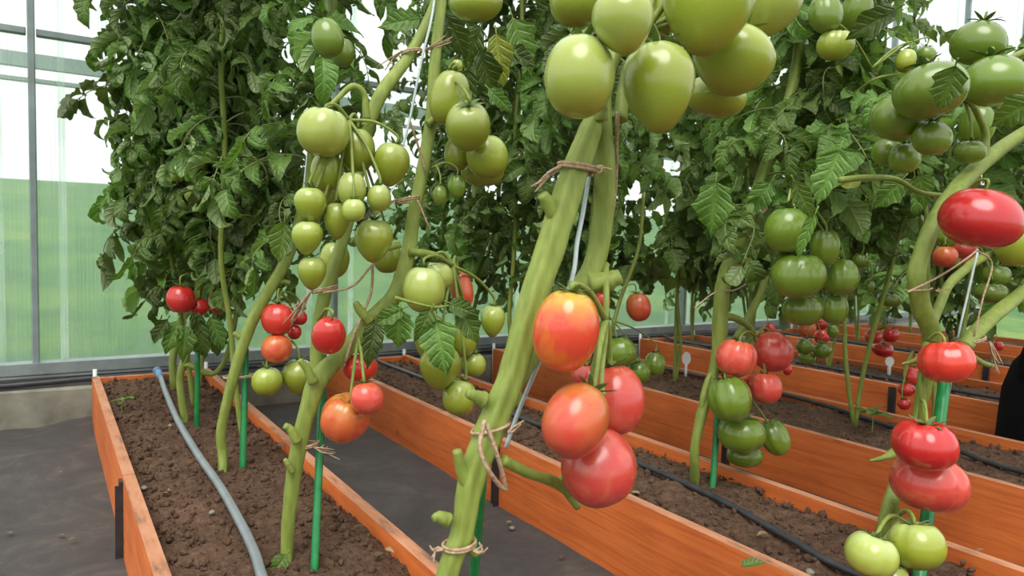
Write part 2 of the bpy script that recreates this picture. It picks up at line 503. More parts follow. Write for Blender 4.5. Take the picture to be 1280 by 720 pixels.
# end wall: posts, rails, panels
wall = empty('wall_back', (0, YW, 0), 'ribbed polycarbonate greenhouse end wall on grey frame', None, kind='structure')
zr = P(0, 455, YW).z                          # top of the bottom rail
post_x = [P(42, 250, YW).x + 1.25 * k for k in range(-2, 8)]
ztop = 3.7
mids = [P(0, 35, YW).z]
for x in post_x:
    mb = MB(); mb.box((x - .013, YW - .03, zr - .02), (x + .013, YW + .02, ztop))
    bevel(obj('post', mb, M['frame'], wall, False), .004)
    for dx in (-0.115, 0.10):                 # seams seen through the sheets
        mb = MB(); mb.box((x + dx - .014, YW + .032, zr), (x + dx + .014, YW + .036, ztop))
        obj('seam_strip', mb, M['haze'], wall, False)
for i in range(len(post_x) - 1):
    a, b = post_x[i], post_x[i+1]
    mb = MB(); mb.box((a, YW + .022, zr - .02), (b - .004, YW + .030, ztop))
    obj('panel', mb, M['panel'], wall, False)
    mb = MB(); mb.box((a + .017, YW - .02, mids[0] - .012), (b - .017, YW + .018, mids[0] + .014))
    bevel(obj('rail', mb, M['frame'], wall, False), .003)
mb = MB(); mb.box((post_x[0] - .02, YW - .04, ztop), (post_x[-1] + .02, YW + .03, ztop + .05)); obj('top_rail', mb, M['frame'], wall, False)
mb = MB(); mb.box((post_x[0] - .02, YW - .045, zr - .050), (post_x[-1] + .02, YW + .04, zr))
bevel(obj('bottom_rail', mb, M['frame'], wall, False), .006)
mb = MB(); mb.box((post_x[0] - .02, YW - .05, zr - .058), (post_x[-1] + .02, YW + .04, zr - .051)); obj('drip_lip', mb, M['sheet'], wall, False)
for zz, hh, dd in ((P(60, 78, YW + .3).z, .03, .30), (P(130, 110, YW + .3).z, .008, .32)):
    mb = MB(); mb.box((post_x[0], YW + dd, zz - hh), (post_x[-1], YW + dd + .04, zz + hh))
    obj('outer_rail', mb, M['outer'], wall, False)

mb = MB(); mb.box((-2.6, YW - .03, 0.155), (6.9, YW + .05, zr - .058))
tag(obj('trim_1', mb, M['sheet'], None, False), 'flat grey sill sheet below the frame of the end wall', kind='structure')
mb = MB()
n = 60
for i in range(n + 1):
    x = -2.6 + 9.5 * i / n
    for y, z in ((YE - .045 + .004 * math.sin(i * 3), -.05), (YE - .045, .15 + .004 * math.sin(i * 5.1)), (YE - .035, .158), (YW + .06, .158), (YW + .06, -.05)):
        mb.v.append((x, y + .071, z))
for i in range(n):
    for k in range(4):
        a = i * 5 + k; mb.f.append((a, a + 5, a + 6, a + 1)); mb.mi.append(0)
mb.f.append((0, 1, 2, 3, 4)); mb.mi.append(0); mb.f.append(tuple(n * 5 + k for k in (4, 3, 2, 1, 0))); mb.mi.append(0)
tag(obj('baseboard_back', mb, M['concrete'], None, False), 'stained concrete footing under the end wall', kind='structure')
# ------------------------------------------------------------------ raised beds
def soil_z(x, y, seed):
    v = Vector((x, y, seed))
    return (0.176 + 0.014 * noise.noise(v * 4) + 0.012 * noise.noise(v * 13) + 0.010 * noise.noise(v * 29) + 0.008 * noise.noise(v * 63))
SOIL = 0.178
bed_labels = ['orange stained timber bed with the thick grey hose, beside the bare left path',
              'orange stained timber bed with thin black hose, next to the grey hose bed',
              'orange stained timber bed with the white tag, third from the grey hose bed',
              'orange timber bed behind the crouching person, fourth from the grey hose bed',
              'orange timber bed, fifth from the grey hose bed', 'orange timber bed, sixth from the grey hose bed']
soil_labels = ['brown crumbly soil under the thick grey hose', 'brown crumbly soil under the green trusses and black hose in the second bed',
               'brown soil around the white tag in the third bed', 'brown soil in the fourth bed', 'brown soil in the fifth bed', 'brown soil in the sixth bed']
joint = [1.96, 1.80, 1.72, 1.72, 1.8, 1.8]
TH = 0.027
clod_base = [(0,0,1),(.9,0,.35),(.28,.85,.3),(-.72,.52,.36),(-.72,-.52,.3),(.28,-.85,.34),(.7,.5,-.4),(-.27,.83,-.4),(-.88,0,-.4),(-.27,-.83,-.4),(.7,-.5,-.4),(0,0,-.9)]
clod_f = [(0,1,2),(0,2,3),(0,3,4),(0,4,5),(0,5,1),(1,6,2),(2,7,3),(3,8,4),(4,9,5),(5,10,1),(6,7,2),(7,8,3),(8,9,4),(9,10,5),(10,6,1),(11,7,6),(11,8,7),(11,9,8),(11,10,9),(11,6,10)]
for bi, (x0, x1) in enumerate(BEDS):
    bed = empty('raised_bed', ((x0 + x1) / 2, YE, 0), bed_labels[bi], 'raised bed')
    yj = joint[bi]
    def board(lo, hi):
        m_ = MB()
        ax = 1 if hi[1] - lo[1] > hi[0] - lo[0] else 0
        nseg = max(2, int((hi[ax] - lo[ax]) / 0.12))
        for i in range(nseg):
            pass
        m_.box(lo, hi, 0, 1)
        o = obj('board', m_, [M['wood'], M['woodtop']], bed, False); bevel(o, .003)
        return o
    for xa in (x0, x1 - TH):
        board((xa, yj + .0015, -.01), (xa + TH, YE, BH))
        board((xa, YF, -.01), (xa + TH, yj - .0015, BH + RND.uniform(-.003, .003)))
    board((x0 + TH, YE - TH, -.01), (x1 - TH, YE, BH - .004))
    board((x0 + TH, YF, -.01), (x1 - TH, YF + TH, BH - .004))
    for s, xa in ((-1, x0), (1, x1)):
        mb = MB()
        mb.box((xa + .001, yj - .016, -.01), (xa + .008, yj + .016, BH - .012)) if s > 0 else mb.box((xa - .008, yj - .016, -.01), (xa - .001, yj + .016, BH - .012))
        mb.box((min(xa, xa + s * .018), yj - .018, -.01), (max(xa, xa + s * .018), yj - .014, BH - .02))
        obj('bracket', mb, M['steel'], bed, False)
    for xa in (x0 + .012, x1 - .012):
        mb = MB(); tube(mb, [(xa, YE + .010, 0), (xa, YE + .010, BH + .028)], [.008], 8, 2); obj('corner_post', mb, M['pvc'], bed)
    # soil surface
    mb = MB()
    step = 0.013 if bi < 2 else (0.02 if bi < 4 else .04)
    ya = -0.35 if bi < 2 else 0.0
    if bi >= 3: ya = 0.5
    nx_ = int((x1 - x0 - 2 * TH) / step); ny_ = int((YE - TH - ya) / step)
    for j in range(ny_ + 1):
        for i in range(nx_ + 1):
            x = x0 + TH + (x1 - x0 - 2 * TH) * i / nx_; y = ya + (YE - TH - ya) * j / ny_
            e = min(i, nx_ - i) * step
            mb.v.append((x, y, soil_z(x, y, bi * 7.3) - 0.012 * math.exp(-e / .03)))
    w_ = nx_ + 1
    for j in range(ny_):
        for i in range(nx_):
            mb.f.append((j*w_+i, j*w_+i+1, (j+1)*w_+i+1, (j+1)*w_+i)); mb.mi.append(0)
    # clods
    r_ = random.Random(100 + bi)
    for _ in range([5200, 4200, 2600, 900, 300, 60][bi]):
        x = r_.uniform(x0 + TH + .01, x1 - TH - .01); y = r_.uniform(max(ya, .2), YE - TH - .02)
        s = .0018 + .0095 * r_.random() ** 4.5
        z = soil_z(x, y, bi * 7.3) + s * .2
        rot = Euler((r_.uniform(0, 6), r_.uniform(0, 6), r_.uniform(0, 6))).to_matrix()
        sc = Vector((s * r_.uniform(.7, 1.4), s * r_.uniform(.7, 1.4), s * r_.uniform(.6, 1)))
        vs = []
        for c in clod_base:
            q = Vector(c) * r_.uniform(.75, 1.25); q = rot @ Vector((q.x * sc.x, q.y * sc.y, q.z * sc.z))
            vs.append((x + q.x, y + q.y, z + q.z))
        mb.add(vs, clod_f)
    tag(obj('soil', mb, M['soil']), soil_labels[bi], 'soil', kind='stuff')

# ------------------------------------------------------------------ hoses
def hose(name, pts, r, mat, label, sides=10, k=8):
    mb = MB(); tube(mb, pts, [r], sides, k)
    return tag(obj(name, mb, mat, None, True, pts[0]), label, 'hose')
def soilpt(px, py, lift=0.0): return PZ(px, py, SOIL + lift)
hp = [PZ(199, 466, BH + .012), PZ(207, 490, BH - .002), PZ(222, 525, SOIL + .02), PZ(246, 566, SOIL + .018), PZ(275, 608, SOIL + .018), PZ(300, 652, SOIL + .018), PZ(318, 690, SOIL + .018), PZ(330, 728, SOIL + .018)]
d_ = (hp[-1] - hp[-2]); hp += [hp[-1] + Vector((d_.x * 2 - .01, d_.y * 3, 0)), Vector((hp[-1].x - .02, -.3, SOIL + .018))]
e_ = empty('irrigation_hose', hp[0], 'thick grey hose lying on soil, running to the end wall', 'hose')
mb = MB(); tube(mb, hp, [.0098], 12, 8); obj('hose_pipe', mb, M['hose_grey'], e_)
mb = MB(); tube(mb, [hp[0] + Vector((-.004, .02, .004)), hp[0] + (hp[1] - hp[0]) * .22], [.014], 12, 2)
tube(mb, [hp[0] + Vector((-.004, .03, .004)), hp[0] + Vector((-.003, .018, .004))], [.018], 12, 1)
obj('end_fitting', mb, M['fitting'], e_)
hl = ['thin black drip hose on the soil of the second bed', 'thin black drip hose on soil in front of the white tag',
      'thin black drip hose on the fourth bed', 'thin black drip hose on the fifth bed']
for bi, xx in ((1, None), (2, None), (3, 3.42), (4, 4.52)):
    if bi == 1: fr = [soilpt(1080, 722, .012), soilpt(985, 672, .012), soilpt(900, 625, .012), soilpt(800, 580, .012), soilpt(650, 522, .012)]
    elif bi == 2: fr = [soilpt(1278, 590, .012), soilpt(1190, 560, .012), soilpt(1070, 519, .012), soilpt(985, 493, .012)]
    else: fr = [Vector((xx + .02, .9, SOIL + .012)), Vector((xx - .01, 1.7, SOIL + .012)), Vector((xx + .015, 2.5, SOIL + .012))]
    lo_, hi_ = BEDS[bi][0] + TH + .014, BEDS[bi][1] - TH - .014
    for v_ in fr: v_.x = min(max(v_.x, lo_), hi_)
    xm = min(fr[-1].x, hi_ - .03)
    pts = [Vector((min(fr[0].x + .02, hi_), .15, SOIL + .012))] + fr + [Vector((xm + .015, (fr[-1].y + 3.2) / 2, SOIL + .012)), Vector((xm, 3.25, SOIL + .014)), Vector((xm, YE - .055, BH + .004)), Vector((xm, YE - .014, BH + .008)), Vector((xm, YW - .060, BH - .002))]
    hose('drip_hose', pts, .008, M['hose_black'], hl[bi - 1])
zz = zr - .072
mp = [Vector((x_, YW - .045, zz + dz_)) for x_, dz_ in ((-2.4, -.012), (-.4, -.011), (-.05, -.008), (.15, -.003), (.5, -.001), (1.2, -.002), (2.4, -.006), (4.2, -.003), (6.4, -.002))]
hose('supply_pipe', mp, .012, M['hose_black'], 'black supply pipe running along the foot of the end wall')

# ------------------------------------------------------------------ leaf prototypes
def leaflet(mb, base, rot, L, W, curl, droop, r_, n=8, lob=0.14):
    vs, fs = [], []
    x = z = 0.0
    ang = r_.uniform(-.15, .15)
    ph = r_.uniform(0, 6)
    tw = r_.uniform(-.9, .9)
    fold = r_.uniform(.05, .30)
    js = (-1, -.72, -.38, 0, .38, .72, 1)
    nl_ = r_.choice((2, 3, 3, 4))
    for i in range(n + 1):
        s = i / n
        prof = (math.sin(math.pi * min(1, s ** .68)) ** .8) if 0 < s < 1 else 0.0
        w = W * .5 * max(prof, .03)
        k = curl / (W * .5)
        for j in js:
            t = w * j
            if abs(j) > .9: t *= 1 + lob * math.sin(2 * math.pi * nl_ * s + ph * (1 if j > 0 else .7))
            yy = math.sin(k * t) / k if abs(k) > 1e-3 else t
            zc = (1 - math.cos(k * t)) / k if abs(k) > 1e-3 else 0
            zc += fold * abs(t) + .07 * W * math.sin(ph + 9 * s + 3 * j) * abs(j)
            sx = x - abs(j) * .10 * L * (s - .35)
            a = tw * s
            y2 = yy * math.cos(a) - zc * math.sin(a); z2 = yy * math.sin(a) + zc * math.cos(a)
            vs.append(base + rot @ Vector((sx + math.sin(ang) * z2, y2, z + math.cos(ang) * z2)))
        x += math.cos(ang) * L / n; z -= math.sin(ang) * L / n
        ang += droop / n * (1.6 if s > .4 else .6)
    m = len(js)
    for i in range(n):
        for j in range(m - 1):
            a = i * m + j
            fs.append((a, a + m, a + m + 1, a + 1))
    k0 = len(mb.v)
    for i in range(n + 1):
        for j in range(m): mb.uv[k0 + i * m + j] = (i / n, js[j])
    mb.add(vs, fs, 0)

def compound(seed, curl, droop, L=0.28, lw=1.0, sag=1.5, pairs=3):
    r_ = random.Random(seed)
    mb = MB()
    pts = [Vector((0, 0, 0))]
    a = r_.uniform(.1, .6); yaw = 0
    n = 7
    for i in range(n):
        pts.append(pts[-1] + Vector((math.cos(a) * math.cos(yaw), math.cos(a) * math.sin(yaw), math.sin(a))) * (L / n))
        a -= sag / n * r_.uniform(.6, 1.4); yaw += r_.uniform(-.15, .15)
    tube(mb, pts, [.0034, .0024, .0012], 5, 2, mi=1)
    def frame(t):
        f_ = t * n; i = min(int(f_), n - 1)
        p = pts[i].lerp(pts[i+1], f_ - i); d = (pts[i+1] - pts[i]).normalized()
        return p, d
    def place(t, side, ln):
        p, d = frame(t)
        up = Vector((0, 0, 1)); sd = d.cross(up)
        sd = sd.normalized() if sd.length > .05 else Vector((0, 1, 0))
        sd *= side
        ax = (d * r_.uniform(.25, .7) + sd * (1 if side else 0) + Vector((0, 0, r_.uniform(-.6, .15)))).normalized() if side else (d + Vector((0, 0, -.2))).normalized()
        upv = (Vector((0, 0, 1)) + Vector((r_.uniform(-.5, .5), r_.uniform(-.5, .5), 0)) + d * .6)
        yv = upv.cross(ax).normalized(); zv = ax.cross(yv)
        rot = Matrix((ax, yv, zv)).transposed()
        if side:
            tube(mb, [p, p + ax * .012], [.0016], 4, 1, mi=1); p = p + ax * .010
        leaflet(mb, p, rot, ln, ln * r_.uniform(.48, .66) * lw, curl * r_.uniform(.4, 1.5) * r_.choice((1, 1, 1, -.5)), droop * r_.uniform(.4, 1.6), r_)
    ts = [.36, .62, .86][:pairs] if pairs < 4 else [.28, .48, .68, .88]
    for t in ts:
        for s in (-1, 1):
            place(min(1, t + r_.uniform(-.04, .04)), s, L * r_.uniform(.30, .46))
            if r_.random() < .35: place(min(.97, t + r_.uniform(.06, .12)), s, L * r_.uniform(.12, .18))
    place(.985, 0, L * r_.uniform(.40, .54))
    return mb
PROT = {}
def protos(key, n, mat, **kw):
    PROT[key] = [compound(hash_ * 13 + n, **kw).mesh('leaf', [mat, M['leaf_stalk']]) for hash_ in range(1, n + 1)]
protos('curled', 10, M['leaf'], curl=2.0, droop=2.2, L=.25, lw=.85, sag=2.0, pairs=4)
protos('loose', 9, M['leaf'], curl=1.2, droop=1.6, L=.27, lw=.95, sag=1.7, pairs=4)
protos('broad', 7, M['leaf'], curl=.55, droop=.8, L=.28, lw=1.15, sag=1.3)
protos('bright', 5, M['leaf_bright'], curl=.5, droop=.8, L=.25, lw=1.15, sag=1.3)
protos('dry', 4, M['leaf_dry'], curl=1.2, droop=1.5, L=.22, lw=.9, sag=1.9)

def put_leaf(plant, key, pos, az, pitch=0, scale=1.0, roll=0, r_=RND):
    o = bpy.data.objects.new('leaf', r_.choice(PROT[key]))
    link(o, plant)
    o.location = Vector(pos) - WORLD[plant.name]
    o.rotation_euler = Euler((roll, pitch, az), 'XYZ')
    o.scale = (scale, scale, scale)
    return o
def leafy(plant, path, z0, z1, gap, mixk, size, r_, zmaxpx=None, az_ok=None):
    """leaves along a stem path between heights z0 and z1"""
    acc = 0.0
    for a, b in zip(path[:-1], path[1:]):
        d = (b - a).length; acc += d
        while acc > gap:
            acc -= gap
            p = a.lerp(b, r_.random())
            if not (z0 <= p.z <= z1): continue
            az = r_.uniform(0, 2 * math.pi)
            if p.y + .36 * size * math.sin(az) > YW - .08: az = -abs((az + math.pi) % (2 * math.pi) - math.pi) * .6 - .6
            put_leaf(plant, r_.choice(mixk), p, az, r_.uniform(-.35, .35), size * r_.uniform(.7, 1.2), r_.uniform(-.4, .4), r_)

# ------------------------------------------------------------------ tomato prototypes
def tomato_mesh(kind, seed):
    r_ = random.Random(seed)
    nl, nm = 40, 22
    vs = []
    k = r_.choice((5, 6, 7)) if kind != 'beef' else r_.choice((6, 7, 8, 9))
    amp = {'round': .03, 'beef': .11, 'heart': .03, 'oval': .012, 'flat': .07}[kind]
    dimp = {'round': .13, 'beef': .36, 'heart': .12, 'oval': .08, 'flat': .30}[kind]
    ph = r_.uniform(0, 6)
    lobe = [r_.uniform(.4, 1.3) for _ in range(k)]
    ex, ey, eph = r_.uniform(-.05, .05), r_.uniform(-.05, .05), r_.uniform(0, 6)
    for j in range(1, nm):
        th = math.pi * j / nm
        for i in range(nl):
            a = 2 * math.pi * i / nl
            s, c = math.sin(th), math.cos(th)
            r = abs(s) ** (.86 if kind in ('beef', 'flat') else .95)
            z = c
            q = (a * k / (2 * math.pi) + ph) % k; li = int(q) % k
            fl = abs(math.sin(math.pi * (q - int(q))))              # 0 in the groove, 1 on the lobe
            topw = .35 + .65 * max(0, (c + .6) / 1.6)
            r *= 1 - amp * lobe[li] * (1 - fl) ** 1.7 * topw * 1.6
            r *= 1 + .035 * math.cos(2 * a + eph)
            if kind == 'heart':
                t = (1 - c) / 2
                r *= 1.06 - .30 * t ** 2.0
                if c < 0: z = c * (1 + .10 * (-c) ** 3)
            if kind == 'oval': r *= 1 - .08 * c
            z -= dimp * math.exp(-(r / .34) ** 2) * (1 if c > 0 else 0)
            z -= .3 * amp * (1 - fl) ** 1.5 * max(0, c)
            if c < 0 and kind != 'heart': z += .07 * math.exp(-(r / .25) ** 2)
            vs.append((r * math.cos(a) + ex * c, r * math.sin(a) + ey * c, z))
    top = len(vs); zt = 1 - dimp; vs.append((ex, ey, zt - .01))
    bot = len(vs); vs.append((-ex, -ey, -1.11 if kind == 'heart' else -.93))
    fs = []
    for j in range(nm - 2):
        for i in range(nl):
            i2 = (i + 1) % nl
            fs.append((j*nl+i, (j+1)*nl+i, (j+1)*nl+i2, j*nl+i2))
    for i in range(nl):
        i2 = (i + 1) % nl
        fs.append((top, i, i2)); fs.append((bot, (nm-2)*nl+i2, (nm-2)*nl+i))
    mb = MB(); mb.add(vs, fs)
    me = mb.mesh('tomato_' + kind, [M['green']])
    # normalise so that the widest radius is 1 and the half height is 1
    co = np.empty(len(vs) * 3); me.vertices.foreach_get('co', co); co = co.reshape(-1, 3)
    zc = (co[:, 2].max() + co[:, 2].min()) / 2; hz = (co[:, 2].max() - co[:, 2].min()) / 2
    co[:, 2] = (co[:, 2] - zc) / hz
    co[:, :2] /= np.abs(co[:, :2]).max()
    me.vertices.foreach_set('co', co.ravel()); me.update()
    me['ztop'] = float((zt - .01 - zc) / hz)
    return me
TM = {k: [tomato_mesh(k, 10 * q + s) for s in range(4)] for q, k in enumerate(('round', 'beef', 'heart', 'oval', 'flat'))}
TMAT = {}
def tomato_data(kind, color, idx):
    key = (kind, color, idx)
    if key not in TMAT:
        me = TM[kind][idx].copy(); me.materials[0] = M[color]; TMAT[key] = me
    return TMAT[key]
def calyx_mesh(seed):
    r_ = random.Random(seed); mb = MB()
    n = 6
    for i in range(n):
        a = 2 * math.pi * i / n + r_.uniform(-.2, .2)
        rot = Matrix.Rotation(a, 3, 'Z')
        pts = []
        L = r_.uniform(.48, .72)
        lift = r_.uniform(-.05, .35)
        for q in range(5):
            t = q / 4
            pts.append((L * t, .10 * math.sin(math.pi * (t * .82 + .14)) * (1 if q < 4 else .1), .05 + .10 * math.sin(t * 2.4) + lift * t * t))
        vs = []
        for x, w, z in pts:
            for y, dz in ((-w, .0), (0, -.025), (w, .0)): vs.append(rot @ Vector((x, y, z + dz)))
        fs = []
        for q in range(4):
            for y in range(2): b = q*3+y; fs.append((b, b+3, b+4, b+1))
        mb.add(vs, fs)
    tube(mb, [(0, 0, -.02), (0, 0, .12), (.02, 0, .22)], [.09, .06, .055], 7, 2)
    return mb.mesh('calyx', [M['calyx']])
CALYX = [calyx_mesh(s) for s in range(4)]

def tomato(px, py, w, h, Y, kind, color, label, group=None, tilt=(0, 0), calyx=True, spin=None):
    """a fruit whose outline is w x h pixels wide around (px, py), hanging Y metres along the beds"""
    q = mpp(px, py, Y)
    c = P(px, py, Y)
    idx = RND.randrange(4)
    o = bpy.data.objects.new('tomato', tomato_data(kind, color, idx))
    link(o)
    o.location = c
    o.scale = (w * q / 2, w * q / 2, h * q / 2)
    # tilt: (screen roll, toward the camera) in degrees
    view = Vector((c.x, c.y, 0)).normalized(); right = Vector((view.y, -view.x, 0))
    rot = Matrix.Rotation(math.radians(tilt[0]), 3, view) @ Matrix.Rotation(math.radians(-tilt[1]), 3, right) @ Matrix.Rotation(RND.uniform(0, 6.28) if spin is None else spin, 3, 'Z')
    o.rotation_euler = rot.to_euler()
    tag(o, label, 'tomato', group)
    zt = o.data['ztop'] if 'ztop' in o.data else .8
    topw = c + rot @ Vector((0, 0, zt * h * q / 2))
    axis = rot @ Vector((0, 0, 1))
    if calyx:
        k = bpy.data.objects.new('calyx', CALYX[idx]); link(k, o)
        k.location = (0, 0, zt - .02)
        s = min(w, h) / max(h, 1)
        k.scale = (1, 1, min(w / h, 1.6))
    return topw, axis, q

def stalks(plant, anchor, fruits, r=.0032):
    mb = MB()
    a = Vector(anchor)
    for topw, axis, q in fruits:
        knee = topw + axis * (q * 12)
        mid = a.lerp(knee, .55) + Vector((0, 0, .012))
        tube(mb, [a, mid, knee, topw], [r * 1.35, r, r * .9], 6, 5)
    return obj('truss_stalk', mb, M['stem'], plant)

# ------------------------------------------------------------------ small helpers for plants
def stem(plant, pts, radii, name='stem', mat='stem', sides=18, ribs=3, amp=.07, k=8, wob=.10, flat=1.0):
    mb = MB()
    ps = tube(mb, pts, [r * (.74 if name in ('stem', 'branch') else .8) for r in radii], sides, k, ribs, amp, wob * .7, RND.random() * 50, flat=flat)
    obj(name, mb, M[mat], plant)
    return ps
def pxs(seq, Y):                               # pixel points (x, y[, dY]) -> world
    return [P(p[0], p[1], Y + (p[2] if len(p) > 2 else 0)) for p in seq]
def stake(base, top, r, mat, label):
    e = empty('plant_stake', base, label, 'stake')
    b, t = Vector(base), Vector(top)
    mb = MB(); tube(mb, [b - Vector((0, 0, .05)), t], [r], 10, 8, wob=.05)
    obj('rod', mb, M[mat], e)
    mb = MB(); tube(mb, [t, t + (t - b).normalized() * r * 1.5], [r * 1.02, r * .5], 10, 2)
    obj('end_cap', mb, M[mat], e)
    return e
def twine_loop(c, rx, ry, label, tails=((1, -1, .05),), tilt=.15, r=.0022, turns=2, group=None):
    """jute tie wound round a stem at c, with frayed ends"""
    r_ = random.Random(int(abs(c.x * 7919 + c.z * 331) * 100))
    mb = MB(); pts = []
    for i in range(turns * 14 + 1):
        a = 2 * math.pi * i / 14
        pts.append(c + Vector((rx * math.cos(a), ry * math.sin(a), tilt * rx * math.cos(a + .6) + (i / 14 - turns / 2) * r * 1.7)))
    tube(mb, pts, [r], 6, 2, wob=.25)
    right = Vector((.836, -.548, 0)); view = Vector((.548, .834, 0))
    for dx, dz, L in tails:
        for q in range(4):
            s = c + right * (rx * (1 if dx > 0 else -1) * .9) - view * (ry * .8)
            d = Vector((0, 0, 0)) + right * dx + Vector((0, 0, dz)); d.normalize()
            jit = lambda s_: Vector((r_.uniform(-s_, s_), r_.uniform(-s_, s_), r_.uniform(-s_, s_)))
            tube(mb, [s, s + d * L * .4 + jit(.004), s + d * L * r_.uniform(.8, 1.15) + jit(.010)], [r * .8, r * .45], 5, 4)
    return tag(obj('twine_tie', mb, M['twine'], None, True, c), label, 'twine', group)
def cord(pts, r, mat, label, name='support_string', group=None, cat='string'):
    mb = MB(); tube(mb, pts, [r], 6, 6, wob=.1)
    return tag(obj(name, mb, M[mat], None, True, pts[0]), label, cat, group)
def lone_leaf(plant, px, py, Y, Lpx, wr, ang, face=0.0, curl=.4, droop=.4, mat='leaf', seed=1, name='leaf', lob=.18):
    """a single visible leaflet starting at (px, py) and pointing ang degrees from the right (screen, clockwise down)"""
    q = mpp(px, py, Y); L = Lpx * q; c = P(px, py, Y)
    view = Vector((c.x, c.y, c.z - CH)).normalized(); right = view.cross(Vector((0, 0, 1))).normalized(); up = right.cross(view)
    a = math.radians(ang)
    ax = (right * math.cos(a) - up * math.sin(a) + view * RND.uniform(-.2, .2)).normalized()
    zv = (-view + up * face)
    yv = zv.cross(ax).normalized(); zv = ax.cross(yv)
    mb = MB(); r_ = random.Random(seed)
    leaflet(mb, c, Matrix((ax, yv, zv)).transposed(), L, L * wr, curl, droop, r_, 10, lob)
    tube(mb, [c - ax * L * .12, c, c + ax * L * .3 - zv * .001], [.0022, .0016, .0008], 5, 3)
    return obj(name, mb, M[mat], plant)
# ------------------------------------------------------------------ bed 1: the near plant
YM = 0.77
p0 = Vector((0.385, 0.775, SOIL))
main = empty('tomato_plant', p0, 'thick ridged tomato plant with heart-shaped green fruit above the salmon pair', 'tomato plant')
q = mpp(640, 480, YM)
ms = [p0, P(555, 735, YM), P(578, 665, YM), P(590, 600, YM), P(612, 540, YM), P(640, 470, YM), P(664, 385, YM), P(692, 300, YM), P(716, 225, YM), P(738, 165, YM), P(750, 128, YM)]
stem(main, ms, [17*q, 17*q, 18*q, 21*q, 24*q, 22*q, 23*q, 25*q, 24*q, 20*q, 10*q], sides=40, amp=.10, ribs=5, wob=.10)
br = pxs([(622, 520, .03), (655, 462, .035), (705, 385, .03), (742, 335, .02), (755, 270, .015), (757, 205, .01), (752, 150, .02), (760, 90, .05), (790, 10, .06), (800, -90, .06)], YM)
stem(main, br, [15*q, 17*q, 18*q, 20*q, 19*q, 20*q, 20*q, 14*q, 13*q, 12*q], 'branch', sides=22, amp=.08)
for i, (pts, rad) in enumerate([
        ([(735, 355, .01), (757, 352), (775, 345, -.01)], (19, 17, 13)),      # cut side shoot on the right
        ([(705, 285), (690, 262), (678, 243)], (15, 13, 9)),                  # left stub near the tie
        ([(590, 612), (578, 592), (571, 563)], (14, 9, 7)),
        ([(560, 650), (549, 646), (541, 648)], (11, 9, 5)),
        ([(585, 668), (590, 690), (598, 692)], (10, 7, 4)),
        ([(605, 500), (592, 494), (584, 492)], (13, 9, 7)),
        ([(628, 575, -.015), (662, 592, -.012), (700, 606, 0), (722, 634, .008)], (9, 8, 9, 6)),
        ([(700, 606, 0), (703, 598, -.003), (708, 594, -.006)], (7, 6, 3)),
        ([(748, 150, -.005), (750, 130, -.01), (751, 118, -.012)], (15, 12, 9)),
        ([(775, 150, .03), (782, 90, .05), (800, 60, .03), (830, 52, .01)], (12, 9, 7, 6))]):
    stem(main, pxs(pts, YM), [r * q for r in rad], 'side_stub', sides=12, amp=.05, wob=.2)
G = 'heart-shaped green tomatoes over the thick stem'
YG = 0.70
fr = [tomato(724, 97, 95, 96, YG, 'round', 'palegreen', 'round pale green tomato right above the cut stem tip', G, (4, 8)),
      tomato(823, 112, 92, 112, YG - .02, 'heart', 'green', 'pointed heart-shaped green tomato hanging lowest over the thick stem', G, (-3, 6)),
      tomato(779, 30, 76, 80, YG - .05, 'heart', 'palegreen', 'small pale green heart tomato between the larger ones above the thick stem', G, (-8, 6)),
      tomato(884, 8, 118, 126, YG - .02, 'heart', 'green', 'largest green tomato, above the pointed heart-shaped one', G, (8, 8)),
      tomato(914, 78, 102, 86, YG + .03, 'heart', 'green', 'squat green tomato tucked under the largest green one', G, (14, 10)),
      tomato(962, 8, 78, 80, YG + .04, 'heart', 'palegreen', 'pale green tomato at the outer end of the heart-shaped cluster', G, (16, 6)),
      tomato(894, 122, 82, 46, YG + .118, 'round', 'green', 'shaded green tomato underneath the squat green one', G, (12, 0)),
      tomato(722, 2, 72, 58, YG + .07, 'round', 'green', 'dull green tomato behind the small pale heart tomato', G, (0, 0)),
      tomato(826, 14, 36, 70, YG + .08, 'round', 'green', 'half hidden green tomato behind the largest green one', G, (0, 0))]
stalks(main, P(805, 40, YG + .06), fr, .004)
R_ = 'ripe tomatoes beside the thick ridged stem'
fr = [tomato(707, 414, 87, 100, YM - .075, 'round', 'turning', 'orange red tomato with yellow shoulder resting against the thick stem', R_, (8, 0)),
      tomato(719, 526, 86, 92, YM - .09, 'round', 'orange', 'salmon red tomato in front of the lower ripe pair', R_, (28, 30), spin=.4),
      tomato(766, 500, 80, 84, YM - .01, 'round', 'pink', 'pinkish red tomato behind the salmon one', R_, (-6, 6)),
      tomato(749, 585, 99, 90, YM - .06, 'round', 'pink', 'big red tomato hanging lowest beside the thick stem', R_, (-24, 12)),
      tomato(735, 470, 44, 30, YM + .072, 'beef', 'pink', 'red tomato mostly hidden above the pinkish one', R_, (0, 0))]
stalks(main, P(757, 400, YM - .03), fr, .004)
stem(main, pxs([(757, 330, .01), (758, 370, -.02), (757, 420, -.03), (752, 470, -.05), (754, 494, -.08)], YM), [6*q, 5*q, 4*q, 4*q], 'truss_stalk', sides=10)
stake(PZ(585, 790, SOIL), P(603, 590, YM + .035), 7.2 * q, 'stake', 'green stake behind the thick ridged stem')
twine_loop(P(574, 681, YM), 20*q, 19*q, 'jute tie holding the thick ridged stem to its green stake', ((1, .1, .02), (-1, -.3, .02)), .05)
cord(pxs([(606, 525, -.055), (600, 560, -.06), (612, 590, -.065), (632, 612, -.05), (622, 570, -.06), (608, 530, -.055)], YM), .0028, 'twine', 'hanging loop of jute knotted on the thick ridged stem', 'twine_loop', cat='twine')
